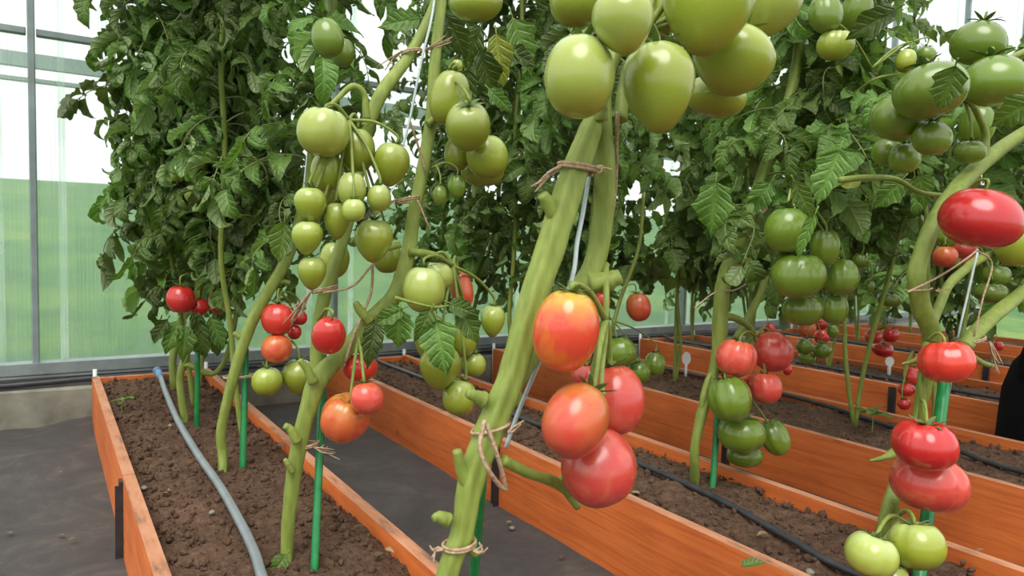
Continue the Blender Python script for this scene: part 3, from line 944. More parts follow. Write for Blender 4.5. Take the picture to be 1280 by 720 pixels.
twine_loop(P(613, 535, YM), 24*q, 22*q, 'jute tie under the fork of the thick stem', ((1, .5, .02),), .2, turns=1)
twine_loop(P(722, 210, YM), 25*q, 24*q, 'frayed jute tie below the heart-shaped green tomatoes', ((-1, -.8, .05), (1, -.6, .015)), -.15, r=.0026)
cord(pxs([(772, 140, -.02), (768, 250, .03), (752, 330, .02)], YM), .0026, 'twine', 'jute strand hanging beside the upper fork of the thick stem', 'twine_strand', cat='twine')
cord(pxs([(632, 560, .05), (652, 505, .06), (710, 365, -.005), (722, 300, -.005), (733, 240, .02), (750, 120, .06), (770, -60, .1)], YM), .0035, 'string', 'pale blue string running up between the forks of the thick stem')

# ------------------------------------------------------------------ bed 1: forked plant with red and green trusses
YB = 1.35
p0 = PZ(356, 704, SOIL)
pb = empty('tomato_plant', p0, 'forked tomato plant with orange fruit below and many green fruit above', 'tomato plant')
q = mpp(400, 480, YB)
stem(pb, [p0 - Vector((0, 0, .02)), P(358, 690, YB), P(361, 640, YB), P(370, 575, YB), P(384, 515, YB), P(399, 472, YB), P(430, 440, YB), P(462, 400, YB), P(494, 368, YB), P(510, 318, YB), P(517, 270, YB), P(528, 215, YB), P(539, 150, YB), P(543, 85, YB), P(552, 0, YB), P(560, -90, YB)],
     [8*q, 10*q, 11*q, 13*q, 14*q, 17*q, 13*q, 13*q, 15*q, 13*q, 12*q, 11*q, 11*q, 10*q, 9*q, 8*q], sides=20, amp=.08)
bb = stem(pb, pxs([(396, 478, .02), (396, 430, .03), (403, 380, .03), (416, 338, .03), (430, 295, .04), (442, 250, .06), (452, 200, .06), (461, 155, .04), (478, 115, .03), (506, 78, .03), (528, 40, .03), (548, -10, .03), (560, -80, .03)], YB),
          [12*q, 11*q, 11*q, 11*q, 10*q, 9*q, 9*q, 11*q, 12*q, 10*q, 9*q, 8*q, 7*q], 'branch', sides=18, amp=.07)
for pts, rad in [([(512, 315), (540, 318), (562, 328), (575, 342)], (7, 6, 5, 3)), ([(462, 402), (450, 388), (444, 378)], (9, 7, 5)),
                 ([(392, 478), (384, 462), (374, 450)], (8, 6, 4)), ([(372, 552), (362, 536), (356, 532)], (8, 6, 5)),
                 ([(458, 150), (455, 118), (440, 108), (420, 125), (405, 140)], (6, 5, 5, 4, 3)), ([(535, 155), (550, 145), (570, 140), (575, 110)], (7, 5, 4, 3)),
                 ([(365, 590), (360, 580), (356, 574)], (5, 5, 3)), ([(440, 300), (466, 312), (500, 306)], (6, 6, 6)), ([(470, 398), (482, 410), (488, 418)], (6, 5, 4))]:
    stem(pb, pxs(pts, YB - .02), [r * q for r in rad], 'side_stub', sides=10, amp=.04, wob=.2)
G = 'green tomatoes in the tall cluster on the forked plant'
Lg = 'green tomato within the tall cluster on the forked plant'
fr = [tomato(404, 166, 66, 57, 1.27, 'flat', 'palegreen', 'largest pale green tomato, topmost of the tall cluster on the forked plant', G, (6, 4)),
      tomato(447, 188, 46, 52, 1.31, 'round', 'green', Lg, G), tomato(409, 215, 42, 48, 1.315, 'round', 'green', Lg, G),
      tomato(489, 207, 46, 54, 1.27, 'heart', 'green', Lg, G, (10, 0)), tomato(388, 257, 40, 44, 1.28, 'heart', 'green', Lg, G),
      tomato(440, 237, 38, 42, 1.25, 'round', 'palegreen', Lg, G), tomato(474, 248, 32, 32, 1.23, 'round', 'palegreen', Lg, G),
      tomato(405, 245, 32, 26, 1.365, 'round', 'green', Lg, G), tomato(442, 263, 30, 28, 1.22, 'round', 'palegreen', Lg, G),
      tomato(421, 277, 34, 46, 1.28, 'heart', 'green', Lg, G), tomato(467, 302, 50, 54, 1.27, 'heart', 'green', Lg, G),
      tomato(384, 298, 38, 42, 1.28, 'heart', 'green', Lg, G), tomato(390, 342, 38, 42, 1.29, 'heart', 'green', Lg, G),
      tomato(418, 325, 40, 44, 1.455, 'round', 'green', Lg, G), tomato(484, 322, 38, 38, 1.42, 'round', 'green', Lg, G)]
stalks(pb, P(436, 150, 1.30), fr, .0028)
G = 'green tomatoes in the small cluster above the orange tomato'
Lg = 'green tomato clustered on the upright stem, above the half hidden orange tomato'
fr = [tomato(562, 123, 50, 66, 1.28, 'round', 'green', Lg, G, (10, 0)), tomato(585, 158, 60, 60, 1.22, 'round', 'green', Lg, G, (0, -40)),
      tomato(609, 196, 54, 52, 1.27, 'round', 'green', Lg, G), tomato(572, 192, 34, 42, 1.325, 'round', 'green', Lg, G), tomato(603, 214, 54, 36, 1.345, 'flat', 'green', Lg, G)]
stalks(pb, P(556, 100, 1.30), fr, .003)
G = 'tiny green tomatoes on the upright stem'
fr = [tomato(571, 233, 25, 27, 1.30, 'beef', 'deep_shaded_green', 'tiny unripe tomato under the small cluster on the upright stem', G), tomato(550, 244, 19, 24, 1.31, 'round', 'deep_shaded_green', 'tiny unripe tomato under the small cluster on the upright stem', G),
      tomato(571, 83, 15, 16, 1.3, 'round', 'green', 'tiny green bead tomato over the small cluster', G)]
stalks(pb, P(540, 210, 1.34), fr[:2], .002)
tomato(595, 2, 72, 46, 1.15, 'round', 'green', 'green tomato with brown scar, above the small upright cluster', None, (0, -25))
G = 'ripe tomatoes low on the forked plant'
fr = [tomato(411, 419, 43, 49, 1.29, 'oval', 'red', 'smooth red tomato in front of the fork of the slender plant', G, (8, -30), calyx=False),
      tomato(431, 523, 63, 57, 1.30, 'flat', 'orange', 'large orange tomato beside the lower fork of the slender plant', G, (12, -16), calyx=False),
      tomato(459, 498, 43, 39, 1.242, 'round', 'pink', 'small pink red tomato touching the large orange one', G, (-10, 10)),
      tomato(450, 459, 44, 34, 1.36, 'round', 'red', 'red tomato behind the dark hanging leaflet on the forked plant', G)]
stalks(pb, P(448, 425, 1.33), fr[1:], .003)
stalks(pb, P(398, 400, 1.34), fr[:1], .003)
G = 'green tomatoes under the broad dark leaf'
Lg = 'green tomato hanging among the broad dark leaflets beside the thick stem'
fr = [tomato(530, 362, 54, 56, 1.26, 'round', 'palegreen', 'pale green tomato right above the broad dark leaflets', G, (0, 0)),
      tomato(546, 346, 42, 36, 1.32, 'round', 'palegreen', 'pale green tomato touching the one above the dark leaflets', G),
      tomato(577, 361, 30, 50, 1.36, 'oval', 'orange', 'half hidden orange tomato beside the pale green pair', None, (-12, 0)),
      tomato(550, 461, 52, 56, 1.28, 'heart', 'green', Lg, G), tomato(574, 497, 45, 43, 1.27, 'round', 'green', Lg, G, (14, 10)),
      tomato(616, 402, 32, 40, 1.37, 'heart', 'green', Lg, G), tomato(593, 456, 30, 28, 1.36, 'round', 'green', Lg, G),
      tomato(537, 424, 42, 60, 1.345, 'heart', 'green', Lg, G), tomato(578, 424, 40, 44, 1.36, 'round', 'green', Lg, G)]
stalks(pb, P(566, 332, 1.32), fr, .003)
for a in [(500, 385, 60, .62, 92, .3), (545, 398, 78, .6, 78, .3), (572, 380, 62, .55, 60, .2), (470, 400, 66, .42, 100, .4), (505, 385, 46, .5, 150, .3), (560, 378, 42, .6, 20, .2), (540, 385, 50, .5, 118, .2)]:
    lone_leaf(pb, a[0], a[1], 1.21, a[2], a[3], a[4], a[5], .45, .5, 'leaf', int(a[0]))
mb = MB(); tube(mb, pxs([(494, 372), (515, 378), (545, 384), (572, 380)], 1.22), [.004, .003, .002], 6, 5); obj('leaf_stalk', mb, M['stem'], pb)
lone_leaf(pb, 356, 274, 1.33, 62, .50, 98, .1, .2, .2, 'leaf_bright', 5, lob=.08)
lone_leaf(pb, 359, 692, 1.31, 36, .60, 128, .35, .25, .2, 'leaf_bright', 8, lob=.06)
for a in [(528, 22, 60, 170), (556, 15, 66, 60), (620, 40, 70, 80), (600, 30, 60, 110), (640, 20, 80, 70), (585, 85, 60, 95), (560, 35, 44, 185), (610, 110, 44, 40), (630, 60, 50, 20), (600, 60, 70, 70)]:
    lone_leaf(pb, a[0], a[1], 1.42, a[2], .5, a[3], .4, .5, .5, 'leaf' if a[0] != 620 else 'leaf_dry', a[0])
stake(PZ(392, 713, SOIL), P(403, 482, YB + .05), 5.0 * q, 'stake', 'bright green stake beside the forked tomato plant')
twine_loop(P(382, 556, YB + .01), 16*q, 14*q, 'jute tie low on the forked plant beside the orange tomato', ((1, .05, .03), (1, -.3, .04)), .05)
twine_loop(P(406, 362, YB + .03), 15*q, 13*q, 'jute tie with hanging ends on the left fork, above the smooth red tomato', ((-1, -1.6, .09), (-1, -2.2, .07), (-1, -1.2, .06)), .2)
cord(pxs([(404, 366, .0), (440, 358, -.01), (462, 335, -.02), (470, 325, 0)], YB), .0026, 'twine', 'jute strand stretched between the two forks', 'twine_strand', cat='twine')
twine_loop(P(510, 250, YB), 15*q, 13*q, 'jute tie halfway up the upright stem', ((-1, -.6, .06), (1, -2, .06)), .2)
cord(pxs([(466, 330, 0), (464, 365, .0), (452, 395, -.02), (440, 425, -.02), (432, 452, -.02)], YB), .003, 'twine', 'jute strand hanging down the right fork', 'twine_strand', cat='twine')
twine_loop(P(515, 66, YB + .03), 13*q, 12*q, 'jute tie on the upper crossing of the two forks', ((1, .4, .06), (-1, -1, .05)), .2)
cord(pxs([(546, -30, 0), (540, 20, -.02), (527, 75, -.03), (512, 150, -.03), (500, 195, -.03)], YB), .0026, 'string', 'pale string hanging beside the upright stem of the forked plant')
cord(pxs([(512, 150, -.03), (525, 190, -.02), (532, 215, -.02)], YB), .0024, 'twine', 'short jute strand tied from the pale string to the upright stem', 'twine_strand', cat='twine')

# ------------------------------------------------------------------ bed 1: leafy plants toward the end wall
CUR = ['curled', 'curled', 'curled', 'loose']
YC = 1.98
p0 = PZ(278, 588, SOIL)
pc = empty('tomato_plant', p0, 'leafy tomato plant with green stake and small red tomatoes, behind the forked one', 'tomato plant')
q = mpp(290, 480, YC)
sc = stem(pc, [p0 - Vector((0, 0, .02)), P(278, 570, YC), P(276, 540, YC), P(284, 500, YC), P(297, 452, YC), P(312, 408, YC), P(334, 366, YC), P(356, 328, YC), P(376, 270, YC), P(392, 190, YC), P(400, 110, YC), P(412, 40, YC), P(420, -60, YC), P(425, -140, YC)],
          [7*q, 8*q, 8*q, 9*q, 10*q, 10*q, 10*q, 10*q, 9*q, 9*q, 8*q, 7*q], sides=16)
stem(pc, pxs([(340, 355), (352, 352), (362, 354)], YC), [7*q, 5*q, 4*q], 'side_stub', sides=10)
stem(pc, pxs([(306, 425), (298, 420), (292, 416)], YC), [6*q, 5*q, 3*q], 'side_stub', sides=10)
G = 'ripe tomatoes on the staked plant'
fr = [tomato(347, 399, 41, 39, YC - .02, 'round', 'red', 'red tomato, upper of the pair left of the smooth red one', G),
      tomato(346, 436, 38, 35, YC - .03, 'round', 'orange', 'orange red tomato, lower of the pair near the thin green stake', G),
      tomato(374, 397, 20, 18, YC + .04, 'round', 'red', 'little red tomato behind the red upper one', G), tomato(368, 415, 18, 18, YC + .05, 'round', 'red', 'little red tomato behind the red upper one', G)]
stalks(pc, P(350, 365, YC), fr, .003)
G = 'green pair above the path cloth'
fr = [tomato(334, 477, 38, 34, YC - .03, 'round', 'green', 'smaller green tomato hanging over the board under the orange red one', G),
      tomato(373, 472, 42, 44, YC - .02, 'heart', 'green', 'bigger green tomato hanging behind the fork, under the orange red one', G)]
stalks(pc, P(358, 425, YC + .01), fr, .003)
stake(PZ(303, 585, SOIL), P(307, 438, YC + .03), 4.2 * q, 'stake', 'thin green stake beside the leafy staked plant')
twine_loop(P(300, 470, YC + .02), 20*q, 12*q, 'jute tie between the leafy plant and its thin stake', ((1, .1, .02),), .02, r=.0018)
r_ = random.Random(21)
leafy(pc, sc, .74, 2.3, .024, CUR, .9, r_)
cord(pxs([(385, 180), (381, 220), (378, 262)], 1.75), .0016, 'string', 'thin pale string in the foliage left of the tall green cluster')

def backplant(bed_x, y, z0, label, group, seed, kinds, gap=.026, stems=2, size=.95, top=2.3, lean=0.0, bare=None, mat='stem', base_r=.011, az_ok=None):
    r_ = random.Random(seed)
    p0 = Vector((bed_x, y, SOIL - .01))
    pl = empty('tomato_plant', p0, label, 'tomato plant', group)
    for s in range(stems):
        x, yy = bed_x, y
        pts = [Vector((x, yy, SOIL - .02))]
        z = SOIL
        dx, dy = r_.uniform(-.10, .10) + lean, r_.uniform(-.12, .12)
        while z < top:
            z += .18
            x += dx * .18 + r_.uniform(-.02, .02); yy += dy * .18 + r_.uniform(-.02, .02)
            if z > .7: x += (bed_x - x) * .05
            yy = min(yy, 3.16)
            pts.append(Vector((x, yy, z)))
        ps = stem(pl, pts, [base_r, base_r, base_r * .9, base_r * .6], 'stem', mat, sides=9, k=4)
        leafy(pl, ps, z0 + r_.uniform(-.03, .08), top, gap, kinds, size, r_, az_ok=az_ok)
    return pl
# two plants whose feet show left of the staked one
for (bx, by, seq, Y, lab, zlo) in [
        (231, 526, [(231, 524), (226, 490), (226, 465), (234, 440), (242, 400), (250, 340), (250, 250), (262, 150), (262, 60), (262, -80)], 2.50, 'leafy tomato plant with red fruit by the grey hose', .62),
        (219, 484, [(218, 482), (216, 455), (219, 436), (228, 400), (232, 330), (226, 250), (228, 150), (232, 60), (232, -80)], 2.95, 'curled-leaf tomato plant nearest the end wall in the grey hose bed', .58)]:
    p0 = PZ(bx, by, SOIL); p0.y = min(p0.y, 3.3)
    pl = empty('tomato_plant', p0, lab, 'tomato plant')
    Y = min(p0.y, 3.1)
    q = mpp(240, 450, Y)
    pts = [p0 - Vector((0, 0, .02))] + [P(a, b, Y) for a, b in seq]
    ps = stem(pl, pts, [6*q, 6*q, 6*q, 5*q], sides=12)
    ps2 = stem(pl, [ps[len(ps)//3], ps[len(ps)//2] + Vector((.10, -.05, -.1)), ps[-12] + Vector((.16, -.08, 0)), ps[-1] + Vector((.16, -.1, 0))], [5*q, 4*q, 3*q], 'branch', 'stem', sides=10)
    leafy(pl, ps, zlo, 2.3, .017, CUR + ['curled'], .92, r_)
    leafy(pl, ps2, zlo + .1, 2.3, .021, CUR, .9, r_)
    if by > 500:
        G = 'red tomatoes under the curled foliage'
        fr = [tomato(226, 374, 34, 33, 2.42, 'round', 'red', 'shiny red tomato hanging left of the partly hidden red ones under curled leaves', G),
              tomato(273, 377, 27, 28, 2.5, 'round', 'red', 'red tomato partly hidden by curled leaves above the staked plant', G), tomato(249, 384, 24, 20, 2.445, 'round', 'red', 'red tomato mostly hidden between two others under curled leaves', G)]
        stalks(pl, P(250, 350, 2.52), fr, .003)
        G = 'small green tomatoes in the curled foliage'
        fr = [tomato(235, 85, 17, 22, 2.3, 'round', 'palegreen', 'small pale green tomato in the curled foliage', G), tomato(222, 217, 18, 20, 2.3, 'round', 'green', 'small pale green tomato in the curled foliage', G),
              tomato(242, 243, 22, 22, 2.35, 'round', 'green', 'small pale green tomato in the curled foliage', G), tomato(250, 418, 18, 22, 2.5, 'round', 'deep_shaded_green', 'small dark green tomato under the red ones in curled foliage', None)]
        stalks(pl, P(246, 150, 2.46), fr[:3], .002)
        for a in [(232, 405, 52, 95), (248, 400, 56, 80), (262, 395, 50, 70), (222, 400, 48, 110), (240, 390, 40, 60), (270, 400, 56, 88), (210, 398, 40, 120)]:
            lone_leaf(pl, a[0], a[1], 2.4, a[2], .5, a[3], .3, .9, .6, 'leaf', a[0])
stake(PZ(246, 532, SOIL), P(247, 440, 2.45), 2.6 * q, 'stake', 'thin green stake beside the red tomatoes under curled leaves')
backplant(.44, 2.75, .72, 'tomato plant with dense curled leaves between the staked plant and end wall', None, 31, CUR, .017, 2, .92)
backplant(.50, 2.25, .86, 'tomato plant with dense leaves right behind the staked plant', None, 32, CUR, .021, 1, .9)
G = 'green tomatoes high in the foliage of the grey hose bed'
tomato(409, 47, 43, 47, 1.55, 'oval', 'deep_shaded_green', 'oval deep green tomato hanging in leaves, above the tall cluster', G, (-15, 0))
tomato(428, 66, 30, 34, 1.62, 'round', 'deep_shaded_green', 'shaded green tomato beside the oval deep green one', G)  # its shade is painted in by the darker skin colour

# ------------------------------------------------------------------ bed 2
YA = 1.24
p0 = PZ(869, 603, SOIL)
pa = empty('tomato_plant', p0, 'tomato plant with three ribbed red tomatoes over green ones, beside black hose', 'tomato plant')
q = mpp(880, 480, YA)
sa = stem(pa, [p0 - Vector((0, 0, .02)), P(869, 590, YA + .01), P(869, 560, YA), P(877, 520, YA), P(889, 480, YA), P(899, 430, YA), P(901, 390, YA), P(905, 350, YA), P(918, 315, YA), P(933, 282, YA), P(942, 255, YA), P(960, 200, YA), P(985, 130, YA), P(1000, 50, YA), P(1010, -60, YA)],
          [7*q, 8*q, 8*q, 9*q, 9*q, 13*q, 13*q, 12*q, 13*q, 13*q, 11*q, 10*q, 9*q, 8*q], sides=18)
for pts, rad in [([(902, 395), (920, 398), (936, 408), (946, 425)], (7, 6, 5, 4)), ([(920, 425, .04), (935, 398, .04), (950, 368, .03), (958, 345, .03)], (7, 7, 6, 5)), ([(915, 322), (930, 327), (938, 325)], (8, 6, 4)), ([(935, 270, 0), (960, 240), (985, 235)], (6, 4, 3)), ([(878, 515), (880, 495), (888, 470), (905, 462)], (6, 6, 5, 3))]:
    stem(pa, pxs(pts, YA), [r * q for r in rad], 'side_stub', sides=10, amp=.04)
G = 'ribbed red tomatoes over the black hose bed'
fr = [tomato(920, 448, 49, 44, YA - .068, 'beef', 'pink', 'ribbed red tomato at the stem side of the upper red pair', G, (10, 10)),
      tomato(966, 440, 50, 46, YA - .05, 'flat', 'pink', 'ribbed red tomato with green calyx, away from the stem', G, (-14, 32)),
      tomato(957, 485, 41, 37, YA - .07, 'beef', 'pink', 'smaller red tomato under the ribbed red pair', G, (-6, 10)),
      tomato(925, 470, 40, 26, YA + .02, 'round', 'orange', 'orange tomato mostly hidden behind the ribbed red ones', G)]
stalks(pa, P(944, 420, YA - .02), fr, .003)
G = 'green ribbed tomatoes under the red ones'
fr = [tomato(912, 499, 57, 53, YA - .078, 'beef', 'deep_shaded_green', 'green ribbed tomato, topmost under the red ones beside black hose', G, (-14, 10)),
      tomato(926, 542, 61, 43, YA - .06, 'flat', 'deep_shaded_green', 'flat green tomato in the middle of the low green cluster', G),
      tomato(969, 547, 38, 43, YA - .04, 'beef', 'deep_shaded_green', 'green tomato sticking out sideways from the low green cluster', G, (-30, 0)),
      tomato(931, 569, 44, 28, YA - .03, 'round', 'deep_shaded_green', 'lowest green tomato of the low cluster beside the stake', G)]
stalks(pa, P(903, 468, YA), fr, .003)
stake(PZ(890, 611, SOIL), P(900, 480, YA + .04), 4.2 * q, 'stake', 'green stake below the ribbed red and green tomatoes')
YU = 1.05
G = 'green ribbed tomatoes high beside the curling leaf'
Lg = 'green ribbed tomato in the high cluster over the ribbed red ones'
fr = [tomato(984, 288, 59, 55, YU, 'round', 'deep_shaded_green', 'smooth round green tomato on top of the ribbed green cluster', G),
      tomato(997, 345, 66, 53, YU - .02, 'flat', 'deep_shaded_green', Lg, G), tomato(1031, 310, 35, 44, YU, 'beef', 'deep_shaded_green', Lg, G),
      tomato(1051, 347, 45, 41, YU, 'beef', 'deep_shaded_green', Lg, G, (-10, 25)), tomato(1003, 388, 50, 37, YU + .02, 'flat', 'deep_shaded_green', Lg, G),
      tomato(1042, 386, 36, 36, YU + .03, 'beef', 'deep_shaded_green', Lg, G)]
stalks(pa, P(990, 238, 1.10), fr, .003)
lone_leaf(pa, 992, 225, .955, 60, .42, 62, .2, .6, .5, 'leaf_bright', 12, lob=.08)
lone_leaf(pa, 1020, 265, .945, 66, .30, 108, .2, 1.3, .5, 'leaf_bright', 13, lob=.08)
lone_leaf(pa, 1050, 185, .98, 78, .50, 108, .1, .3, .3, 'leaf_bright', 14)
lone_leaf(pa, 895, 225, 1.15, 78, .62, 92, .1, .35, .3, 'leaf', 15)
lone_leaf(pa, 965, 225, 1.15, 58, .5, 120, .3, .4, .3, 'leaf', 16)
lone_leaf(pa, 918, 308, 1.18, 24, .8, 60, .2, .2, .2, 'leaf_bright', 17, lob=.05)
lone_leaf(pa, 1075, 200, 1.1, 50, .6, 100, .1, .3, .3, 'leaf_dry', 18)
r_ = random.Random(41)
BRO = ['broad', 'loose', 'broad', 'bright']
leafy(pa, sa, .86, 2.2, .021, BRO, .85, r_)
twine_loop(P(934, 268, YA), 16*q, 14*q, 'jute tie under the leaves on the plant with ribbed red tomatoes', ((-1, .2, .03), (1, 1.2, .05)), .1)
cord(pxs([(868, 385, -.03), (895, 365, -.03), (920, 362, -.02), (948, 345, -.02)], YA), .0018, 'twine', 'jute strand tied across the bare stem above the ribbed red tomatoes', 'twine_strand', cat='twine')

YR = 0.77
p0 = PZ(1104, 715, SOIL)
pr = empty('tomato_plant', p0, 'bent tomato plant with stacked red pair over a green pair', 'tomato plant')
q = mpp(1150, 480, YR)
spr = stem(pr, [p0 - Vector((0, 0, .02)), P(1102, 690, YR), P(1104, 660, YR), P(1114, 622, YR), P(1128, 580, YR + .03), P(1145, 530, YR + .04), P(1155, 480, YR + .03), P(1164, 420, YR), P(1152, 385, YR), P(1146, 347, YR), P(1152, 318, YR), P(1168, 280, YR), P(1190, 245, YR), P(1218, 214, YR), P(1254, 184, YR), P(1290, 160, YR), P(1345, 120, YR), P(1400, 30, YR), P(1420, -90, YR)],
     [8*q, 9*q, 11*q, 11*q, 10*q, 9*q, 12*q, 15*q, 15*q, 14*q, 13*q, 14*q, 14*q, 14*q, 13*q, 12*q, 11*q, 9*q, 8*q], sides=20, amp=.08)
leafy(pr, spr[-20:], 1.0, 2.2, .03, ['broad', 'loose'], .8, random.Random(5))
stem(pr, pxs([(1160, 415, .02), (1170, 392, .03), (1185, 358, .03), (1207, 337, .02), (1230, 322, .02), (1320, 285, .02), (1380, 200, .03), (1400, 60, .03)], YR), [9*q, 8*q, 8*q, 7*q, 6*q], 'branch', sides=16)
stem(pr, pxs([(1206, 434), (1222, 414), (1244, 394), (1284, 362), (1350, 310), (1430, 220), (1460, 60), (1470, -60)], YR - .03), [12*q, 13*q, 13*q, 12*q, 11*q, 10*q, 8*q, 7*q], 'branch', sides=18, amp=.08)
for pts, rad in [([(1128, 455), (1145, 450), (1160, 435)], (2, 4, 7)), ([(1205, 436), (1225, 452), (1243, 458)], (5, 5, 4)), ([(1150, 540, -.02), (1153, 500, -.03), (1152, 470, -.02), (1158, 430, 0)], (5, 5, 5, 6)), ([(1088, 576), (1105, 572), (1118, 566, .02)], (2, 4, 8)), ([(1118, 625, -.02), (1122, 650, -.03), (1105, 675, -.04)], (5, 4, 3))]:
    stem(pr, pxs(pts, YR), [r * q for r in rad], 'side_stub', sides=10, amp=.04)
G = 'ripe tomatoes on the bent plant'
fr1 = [tomato(1226, 273, 98, 72, .66, 'oval', 'red', 'large smooth oval red tomato in front of the bent stem', G, (6, 0), calyx=False)]
fr2 = [tomato(1183, 453, 69, 50, .698, 'beef', 'red', 'glossy red tomato under the fork of the bent stem', G, (-8, 10))]
fr3 = [tomato(1156, 556, 79, 57, .65, 'flat', 'red', 'upper red tomato of the stacked pair above the green pair', G),
       tomato(1161, 605, 93, 64, .668, 'beef', 'pink', 'wide ribbed red tomato, lower of the stacked pair', G, (0, 14))]
stalks(pr, P(1205, 245, .72), fr1, .003); stalks(pr, P(1160, 425, .75), fr2, .003)
stalks(pr, P(1152, 500, .735), fr3, .003)
G = 'green tomatoes at the foot of the bent plant'
fr = [tomato(1145, 682, 70, 55, .635, 'flat', 'green', 'larger green tomato at the foot of the bent plant', G, (-8, 10)),
      tomato(1089, 694, 63, 49, .662, 'flat', 'palegreen', 'paler green tomato at the foot of the bent plant', G, (12, 14)), tomato(1112, 717, 44, 24, .66, 'flat', 'green', 'lowest green tomato squeezed under the paler one', G)]
stalks(pr, P(1122, 645, .70), fr, .0035)
tomato(1270, 302, 54, 62, .74, 'round', 'green', 'green tomato behind the large oval red one', None)
G = 'small tomatoes behind the bent stem'
fr = [tomato(1181, 321, 31, 26, .98, 'round', 'orange', 'small orange tomato behind the bent stem', None), tomato(1203, 312, 34, 22, 1.0, 'round', 'pink', 'small red tomato right under the large oval one', None),
      tomato(1213, 325, 22, 24, 1.03, 'round', 'orange', 'small orange fruit beside the small red tomato', None),
      tomato(1245, 345, 35, 26, .95, 'flat', 'deep_shaded_green', 'small green tomato under the large oval red one', G), tomato(1238, 366, 38, 24, .938, 'flat', 'deep_shaded_green', 'small green tomato under the large oval red one', G),
      tomato(1183, 298, 28, 22, 1.0, 'round', 'deep_shaded_green', 'small green tomato peeking from behind the bent stem', None)]
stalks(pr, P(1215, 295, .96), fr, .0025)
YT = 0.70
G = 'green tomatoes under the sky gap'  # shaded, backlit cluster: the darkness is put into the skin colour
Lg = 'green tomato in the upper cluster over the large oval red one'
fr = [tomato(1223, 54, 64, 51, YT + .06, 'oval', 'deep_shaded_green', 'oval green tomato against the bright sky gap', G, (10, 0)),
      tomato(1244, 101, 76, 60, YT, 'oval', 'deep_shaded_green', 'larger oval green tomato right below the one against the sky', G, (-8, 0)),
      tomato(1163, 114, 87, 64, YT, 'round', 'deep_shaded_green', 'broad shaded green tomato with a leaf across it', G, (-14, 0)),
      tomato(1121, 148, 64, 54, YT + .09, 'round', 'deep_shaded_green', Lg, G, (16, 0)), tomato(1165, 173, 47, 41, YT + .02, 'round', 'deep_shaded_green', Lg, G),
      tomato(1131, 198, 38, 36, YT + .1, 'round', 'deep_shaded_green', Lg, G), tomato(1108, 190, 36, 34, YT + .155, 'round', 'deep_shaded_green', Lg, G), tomato(1222, 157, 40, 48, YT + .105, 'round', 'deep_shaded_green', Lg, G), tomato(1213, 190, 36, 27, YT + .06, 'round', 'deep_shaded_green', Lg, G)]
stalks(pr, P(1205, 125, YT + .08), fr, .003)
stem(pr, pxs([(1225, 210), (1232, 170), (1215, 130), (1200, 120)], YT + .07), [8*q, 6*q, 5*q, 4*q], 'side_stub', sides=10)
stem(pr, pxs([(1330, 40), (1290, 60), (1262, 72), (1240, 78)], YT + .07), [7*q, 6*q, 5*q, 4*q], 'side_stub', sides=10)
lone_leaf(pr, 1195, 80, YT - .095, 62, .62, 105, .1, .35, .3, 'leaf', 21)
lone_leaf(pr, 1300, 120, YT - .12, 66, .6, 150, .4, .3, .3, 'leaf', 22)
lone_leaf(pr, 1080, 225, .95, 44, .55, 178, .3, .3, .2, 'leaf_dry', 23)
lone_leaf(pr, 1130, 222, .9, 52, .6, 130, .2, .3, .2, 'leaf_bright', 24)
lone_leaf(pr, 1150, 215, .95, 50, .55, 80, .2, .3, .2, 'leaf_bright', 25)
stem(pr, pxs([(1050, 225), (1085, 222), (1120, 224), (1150, 240), (1190, 245)], .88), [5*q, 5*q, 4*q, 4*q], 'side_stub', sides=10)
lone_leaf(pr, 1122, 10, .83, 70, .5, 155, .4, .4, .3, 'leaf', 26)
stake(PZ(1145, 736, SOIL), P(1182, 470, YR + .02), 7.5 * q, 'stake', 'green stake of the bent plant with the stacked red pair')
twine_loop(P(1215, 425, YR - .03), 17*q, 14*q, 'frayed jute knot on the thick side shoot near the black clothing', ((1, -2, .06), (1, -3, .07), (-1, -3, .05)), .2)
twine_loop(P(1148, 362, YR), 16*q, 14*q, 'jute tie round the bent stem below the small orange tomato', ((1, .2, .02),), .1, turns=1)
cord(pxs([(1135, 365, -.02), (1175, 345, -.03), (1210, 322, -.03), (1222, 312, -.03)], YR), .0022, 'twine', 'jute strand rising from the bent stem to the oval red tomato', 'twine_strand', cat='twine')
cord(pxs([(1220, 312, -.03), (1240, 330, -.03), (1228, 375, -.04), (1218, 420, -.04)], YR), .002, 'twine', 'loose jute strand above the thick side shoot', 'twine_strand', cat='twine')
cord(pxs([(1222, 315, 0), (1208, 375, 0), (1197, 425, 0), (1182, 520, .04)], YR), .0026, 'string', 'pale string descending behind the glossy red tomato of the bent plant')

# leafy plant between the two in bed 2 and the ones behind
ROW = {1: [], 2: [], 3: [], 4: [], 5: []}
BP = 'leafy tomato plants at the far end of the second bed'
for i, (y, z0, g) in enumerate(((1.78, .92, .036), (2.2, .72, .032), (2.62, .62, .028), (3.02, .58, .028))):
    ROW[1].append(backplant(1.45 + .04 * (i % 2), y, z0, 'dense leafy tomato plant at the far end of the second bed' if i else 'leafy tomato plant behind the pale blue string', BP if i else None, 50 + i, ['loose', 'curled', 'curled', 'loose'], g * 1.12, 2, .85))
for i, (y, z0) in enumerate(((1.13, 1.00), (1.42, .82), (1.85, .70), (2.3, .60), (2.75, .56), (3.1, .56))):
    ROW[2].append(backplant(2.38 + .05 * (i % 2), y, z0, 'leafy tomato plant in the bed with the white tag', 'tomato plants in the third bed', 70 + i, ['loose', 'broad', 'bright', 'loose'], .036, 2, .95, top=2.0 if i > 1 else 1.32))
